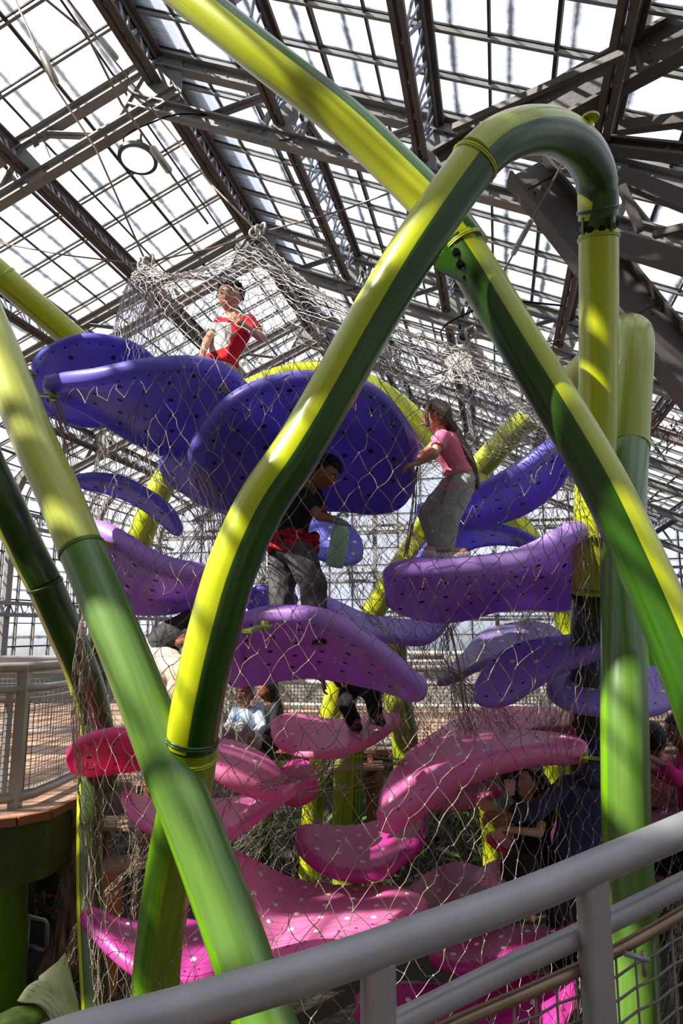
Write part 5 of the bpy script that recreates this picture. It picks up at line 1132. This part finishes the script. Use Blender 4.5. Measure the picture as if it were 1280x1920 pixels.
# --- crouching figure in charcoal and khaki
J = dict(head=P(425, 1168, 4.75), face=(.8, -.1, -.7), up=(.6, 0, .7), neck=P(398, 1168, 4.8), chest=P(362, 1172, 4.85), waist=P(318, 1192, 4.9), pelvis=P(295, 1225, 4.92),
         sh=[P(380, 1165, 4.98), P(366, 1182, 4.70)], el=[P(370, 1215, 5.0), P(337, 1205, 4.6)], ha=[P(385, 1260, 4.9), P(375, 1195, 4.5)], hd=[(.3, 0, -1), (1, 0, .2)], hn=[(1, 0, 0), (0, 0, -1)],
         hip=[P(298, 1230, 5.0), P(300, 1232, 4.84)], kn=[P(350, 1290, 4.98), P(345, 1268, 4.68)], an=[P(315, 1345, 5.0), P(322, 1325, 4.72)], ft=[(1, -.3, 0), (1, -.3, 0)])
person('figure bending forward in a dark top and beige trousers behind the hoop pipe', J, skin_b, charc, cloth('beige_cargo_cotton', (232, 204, 182), (214, 184, 160)), .22, 1.1, .0065, lambda c, h, R, r: curly(c, h, R, r, hairb, 120, .06), pants_r=1.25, shoem=mat('beige_shoe', (220, 190, 168), .6))
# --- seated kids beyond
J = dict(head=P(458, 1298, 6.0), face=(-.4, -1, -.1), up=(0, 0, 1), neck=P(460, 1322, 6.0), chest=P(462, 1345, 6.0), waist=P(462, 1372, 6.0), pelvis=P(462, 1392, 6.0),
         sh=[P(442, 1332, 6.0), P(484, 1332, 6.0)], el=[P(430, 1362, 5.9), P(492, 1362, 5.9)], ha=[P(440, 1378, 5.7), P(470, 1380, 5.7)], hd=[(.3, -1, 0), (-.3, -1, 0)], hn=[(0, 0, -1), (0, 0, -1)],
         hip=[P(452, 1395, 6.0), P(472, 1395, 6.0)], kn=[P(430, 1368, 5.6), P(452, 1366, 5.6)], an=[P(428, 1420, 5.6), P(450, 1420, 5.6)], ft=[(0, -1, 0), (0, -1, 0)])
rt, _ = person('child in pale blue and white sitting left of the small pink leaf', J, skin_b, sky_, grey, .22, .95, .008, lambda c, h, R, r: smoothhair(c, h, R, r, cloth('blue_white_headscarf', (90, 150, 200), (230, 232, 236), 14)), sleeve='long', shoem=whs)
J = dict(head=P(500, 1292, 6.5), face=(-1, -.4, -.2), up=(0, 0, 1), neck=P(504, 1315, 6.5), chest=P(506, 1338, 6.5), waist=P(506, 1365, 6.5), pelvis=P(506, 1388, 6.5),
         sh=[P(490, 1326, 6.6), P(520, 1326, 6.4)], el=[P(482, 1356, 6.5), P(512, 1360, 6.3)], ha=[P(470, 1372, 6.4), P(492, 1376, 6.25)], hd=[(-1, -.3, 0), (-1, -.2, 0)], hn=[(0, 0, -1), (0, 0, -1)],
         hip=[P(500, 1392, 6.55), P(512, 1392, 6.4)], kn=[P(478, 1385, 6.3), P(490, 1390, 6.2)], an=[P(482, 1440, 6.3), P(494, 1444, 6.2)], ft=[(-1, -.3, 0), (-1, -.3, 0)])
person('child in black sitting beside the one in pale blue', J, skin_b, black, black, .22, 1.0, .008, lambda c, h, R, r: smoothhair(c, h, R, r, hairb, [[(P(512, 1300, 6.5), .04), (P(520, 1330, 6.5), .045), (P(522, 1362, 6.5), .03)]]), sleeve='long', shoem=blks)
# --- figure whose black legs show below the central arched leaf
J = dict(head=P(615, 1195, 5.35), face=(-.4, .6, -.5), up=(-.3, 0, 1), neck=P(622, 1218, 5.35), chest=P(630, 1238, 5.35), waist=P(645, 1262, 5.35), pelvis=P(662, 1278, 5.35),
         sh=[P(610, 1232, 5.4), P(640, 1228, 5.3)], el=[P(600, 1258, 5.4), P(630, 1258, 5.2)], ha=[P(606, 1275, 5.3), P(640, 1262, 5.2)], hd=[(0, 0, -1), (0, 0, -1)], hn=[(1, 0, 0), (1, 0, 0)],
         hip=[P(655, 1282, 5.4), P(672, 1282, 5.28)], kn=[P(650, 1318, 5.2), P(698, 1300, 5.15)], an=[P(662, 1352, 5.3), P(704, 1342, 5.2)], ft=[(.3, -1, 0), (.3, -1, 0)])
person('figure in black whose bent legs show above the small pink leaf', J, skin_b, black, black, .21, 1.0, .008, lambda c, h, R, r: curly(c, h, R, r, hairb, 90, .06), sleeve='long', shoem=blks)
# --- dark-haired figure, lower right
J = dict(head=P(984, 1470, 5.0), face=(-.80, -.75, .34), up=(-.1, .1, 1), neck=P(994, 1500, 5.02), chest=P(998, 1528, 5.02), waist=P(998, 1568, 5.02), pelvis=P(996, 1602, 5.02),
         sh=[P(972, 1512, 5.05), P(1022, 1516, 4.95)], el=[P(950, 1545, 4.95), P(1010, 1562, 4.8)], ha=[P(922, 1512, 4.85), P(960, 1556, 4.72)], hd=[(-1, 0, .35), (-1, 0, .1)], hn=[(0, 1, -.3), (0, 0, -1)],
         hip=[P(984, 1608, 5.02), P(1006, 1610, 4.98)], kn=[P(955, 1622, 4.7), P(985, 1630, 4.66)], an=[P(958, 1700, 4.75), P(988, 1706, 4.7)], ft=[(0, -1, 0), (0, -1, 0)])
person('dark-haired figure in black looking up, sitting under the big rose pink leaf', J, skin_l, black, black, .215, 1.05, .006,
       lambda c, h, R, r: smoothhair(c, h, R, r, hairb, [[(P(1000, 1448, 5.02), .05), (P(1016, 1480, 5.0), .065), (P(1022, 1520, 4.96), .07), (P(1018, 1560, 4.92), .04)], [(P(966, 1446, 5.0), .02), (P(962, 1475, 4.95), .018), (P(972, 1510, 4.93), .02), (P(980, 1540, 4.9), .03)], [(P(990, 1440, 5.05), .05), (P(960, 1450, 5.08), .05), (P(950, 1470, 5.1), .05)]], cover=.42), sleeve='short', curl=(.6, .7))
c = P(956, 1476, 4.85); r = empty('paper_cup', c, 'pink and white paper held up beside the face of the dark-haired figure', 'paper'); mb = MB(); mb.tube([c + V(0, 0, -.05), c + V(0, 0, .045)], [.028, .042], 20, 0, False); mb.tube([c + V(0, 0, -.05), c + V(0, 0, -.046)], [.028, .028], 20); o = sub(mb, 'cup', mat('pale_pink_paper', (238, 190, 200), .7), r, r, True)
# --- adult in navy
J = dict(head=P(1102, 1412, 4.9), face=(-.7, .7, -.1), up=(0, 0, 1), neck=P(1100, 1445, 4.88), chest=P(1096, 1490, 4.85), waist=P(1088, 1560, 4.85), pelvis=P(1084, 1625, 4.85),
         sh=[P(1062, 1472, 4.85), P(1132, 1475, 4.95)], el=[P(1006, 1522, 4.62), P(1140, 1550, 4.9)], ha=[P(950, 1532, 4.55), P(1120, 1600, 4.7)], hd=[(-1, -.1, .12), (-.3, -1, 0)], hn=[(0, .5, -1), (0, 0, -1)],
         hip=[P(1064, 1635, 4.85), P(1106, 1635, 4.85)], kn=[P(1050, 1720, 4.6), P(1095, 1725, 4.6)], an=[P(1055, 1830, 4.75), P(1098, 1835, 4.75)], ft=[(0, -1, 0), (0, -1, 0)])
person('person in a navy hooded top seen from behind, arm reaching left', J, skin_b, navy, black, .23, 1.45, .009, lambda c, h, R, r: smoothhair(c, h, R, r, navy, [[(P(1095, 1440, 4.8), .08), (P(1110, 1455, 4.78), .08), (P(1120, 1446, 4.85), .06)]], name='hood', cover=.5), sleeve='long', shoem=blks)
# --- two at the right edge
J = dict(head=P(1222, 1382, 5.35), face=(-.3, 1, 0), up=(0, 0, 1), neck=P(1228, 1410, 5.35), chest=P(1236, 1440, 5.35), waist=P(1242, 1485, 5.3), pelvis=P(1244, 1520, 5.3),
         sh=[P(1212, 1428, 5.35), P(1262, 1428, 5.3)], el=[P(1205, 1475, 5.3), P(1270, 1475, 5.25)], ha=[P(1212, 1515, 5.2), P(1262, 1512, 5.1)], hd=[(0, -.3, -1), (0, -.3, -1)], hn=[(1, 0, 0), (-1, 0, 0)],
         hip=[P(1232, 1526, 5.3), P(1256, 1526, 5.3)], kn=[P(1225, 1560, 5.0), P(1255, 1560, 5.0)], an=[P(1228, 1640, 5.05), P(1258, 1640, 5.05)], ft=[(0, -1, 0), (0, -1, 0)])
person('person with black hair in a pale pink top, just right of the broad upright pipe', J, skin_b, rose, black, .22, 1.1, .008, lambda c, h, R, r: smoothhair(c, h, R, r, hairb, cover=.9), sleeve='short')
J = dict(head=P(1272, 1372, 5.0), face=(-1, -.2, -.1), up=(0, 0, 1), neck=P(1284, 1402, 5.0), chest=P(1296, 1438, 5.0), waist=P(1302, 1490, 5.0), pelvis=P(1306, 1530, 5.0),
         sh=[P(1282, 1430, 5.1), P(1300, 1432, 4.85)], el=[P(1262, 1462, 5.0), P(1272, 1462, 4.75)], ha=[P(1222, 1440, 4.95), P(1238, 1430, 4.75)], hd=[(-1, 0, .5), (-1, 0, .5)], hn=[(0, .5, -1), (0, .5, -1)],
         hip=[P(1300, 1538, 5.1), P(1312, 1538, 4.9)], kn=[P(1275, 1575, 5.0), P(1290, 1575, 4.8)], an=[P(1290, 1650, 5.0), P(1300, 1650, 4.85)], ft=[(-1, 0, 0), (-1, 0, 0)])
person('person in a magenta top at the right edge, facing left', J, skin_b, mag_, black, .23, 1.15, .008, lambda c, h, R, r: smoothhair(c, h, R, r, hairb), sleeve='long')

bpy.data.scenes.remove(TMP)
# ================================================================ groups
GR = {'leaf_platform': 'curved leaf platforms of the climber', 'support_post': 'short posts inside the climber', 'suspension_cable': 'steel cables and rods holding up the net', 'net_head_ring': 'shackle rings at the net peaks', 'high_bay_lamp': 'round lamps under the roof',
      'deck_railing': 'railings of the timber decks', 'deck_column': 'green columns under the decks', 'timber_step': 'slatted timber steps', 'leafy_plant': 'plants under the decks and climber', 'large_leaf': 'large leaves at the bottom left', 'person': 'people on the climber'}
for o in list(bpy.data.objects):
    if o.parent is None and o.get('label'):
        b = o.name.split('.')[0]
        if b in GR: o['group'] = GR[b]
        elif b.endswith('_pipe'): o['group'] = 'bent green pipes of the climbing frame'
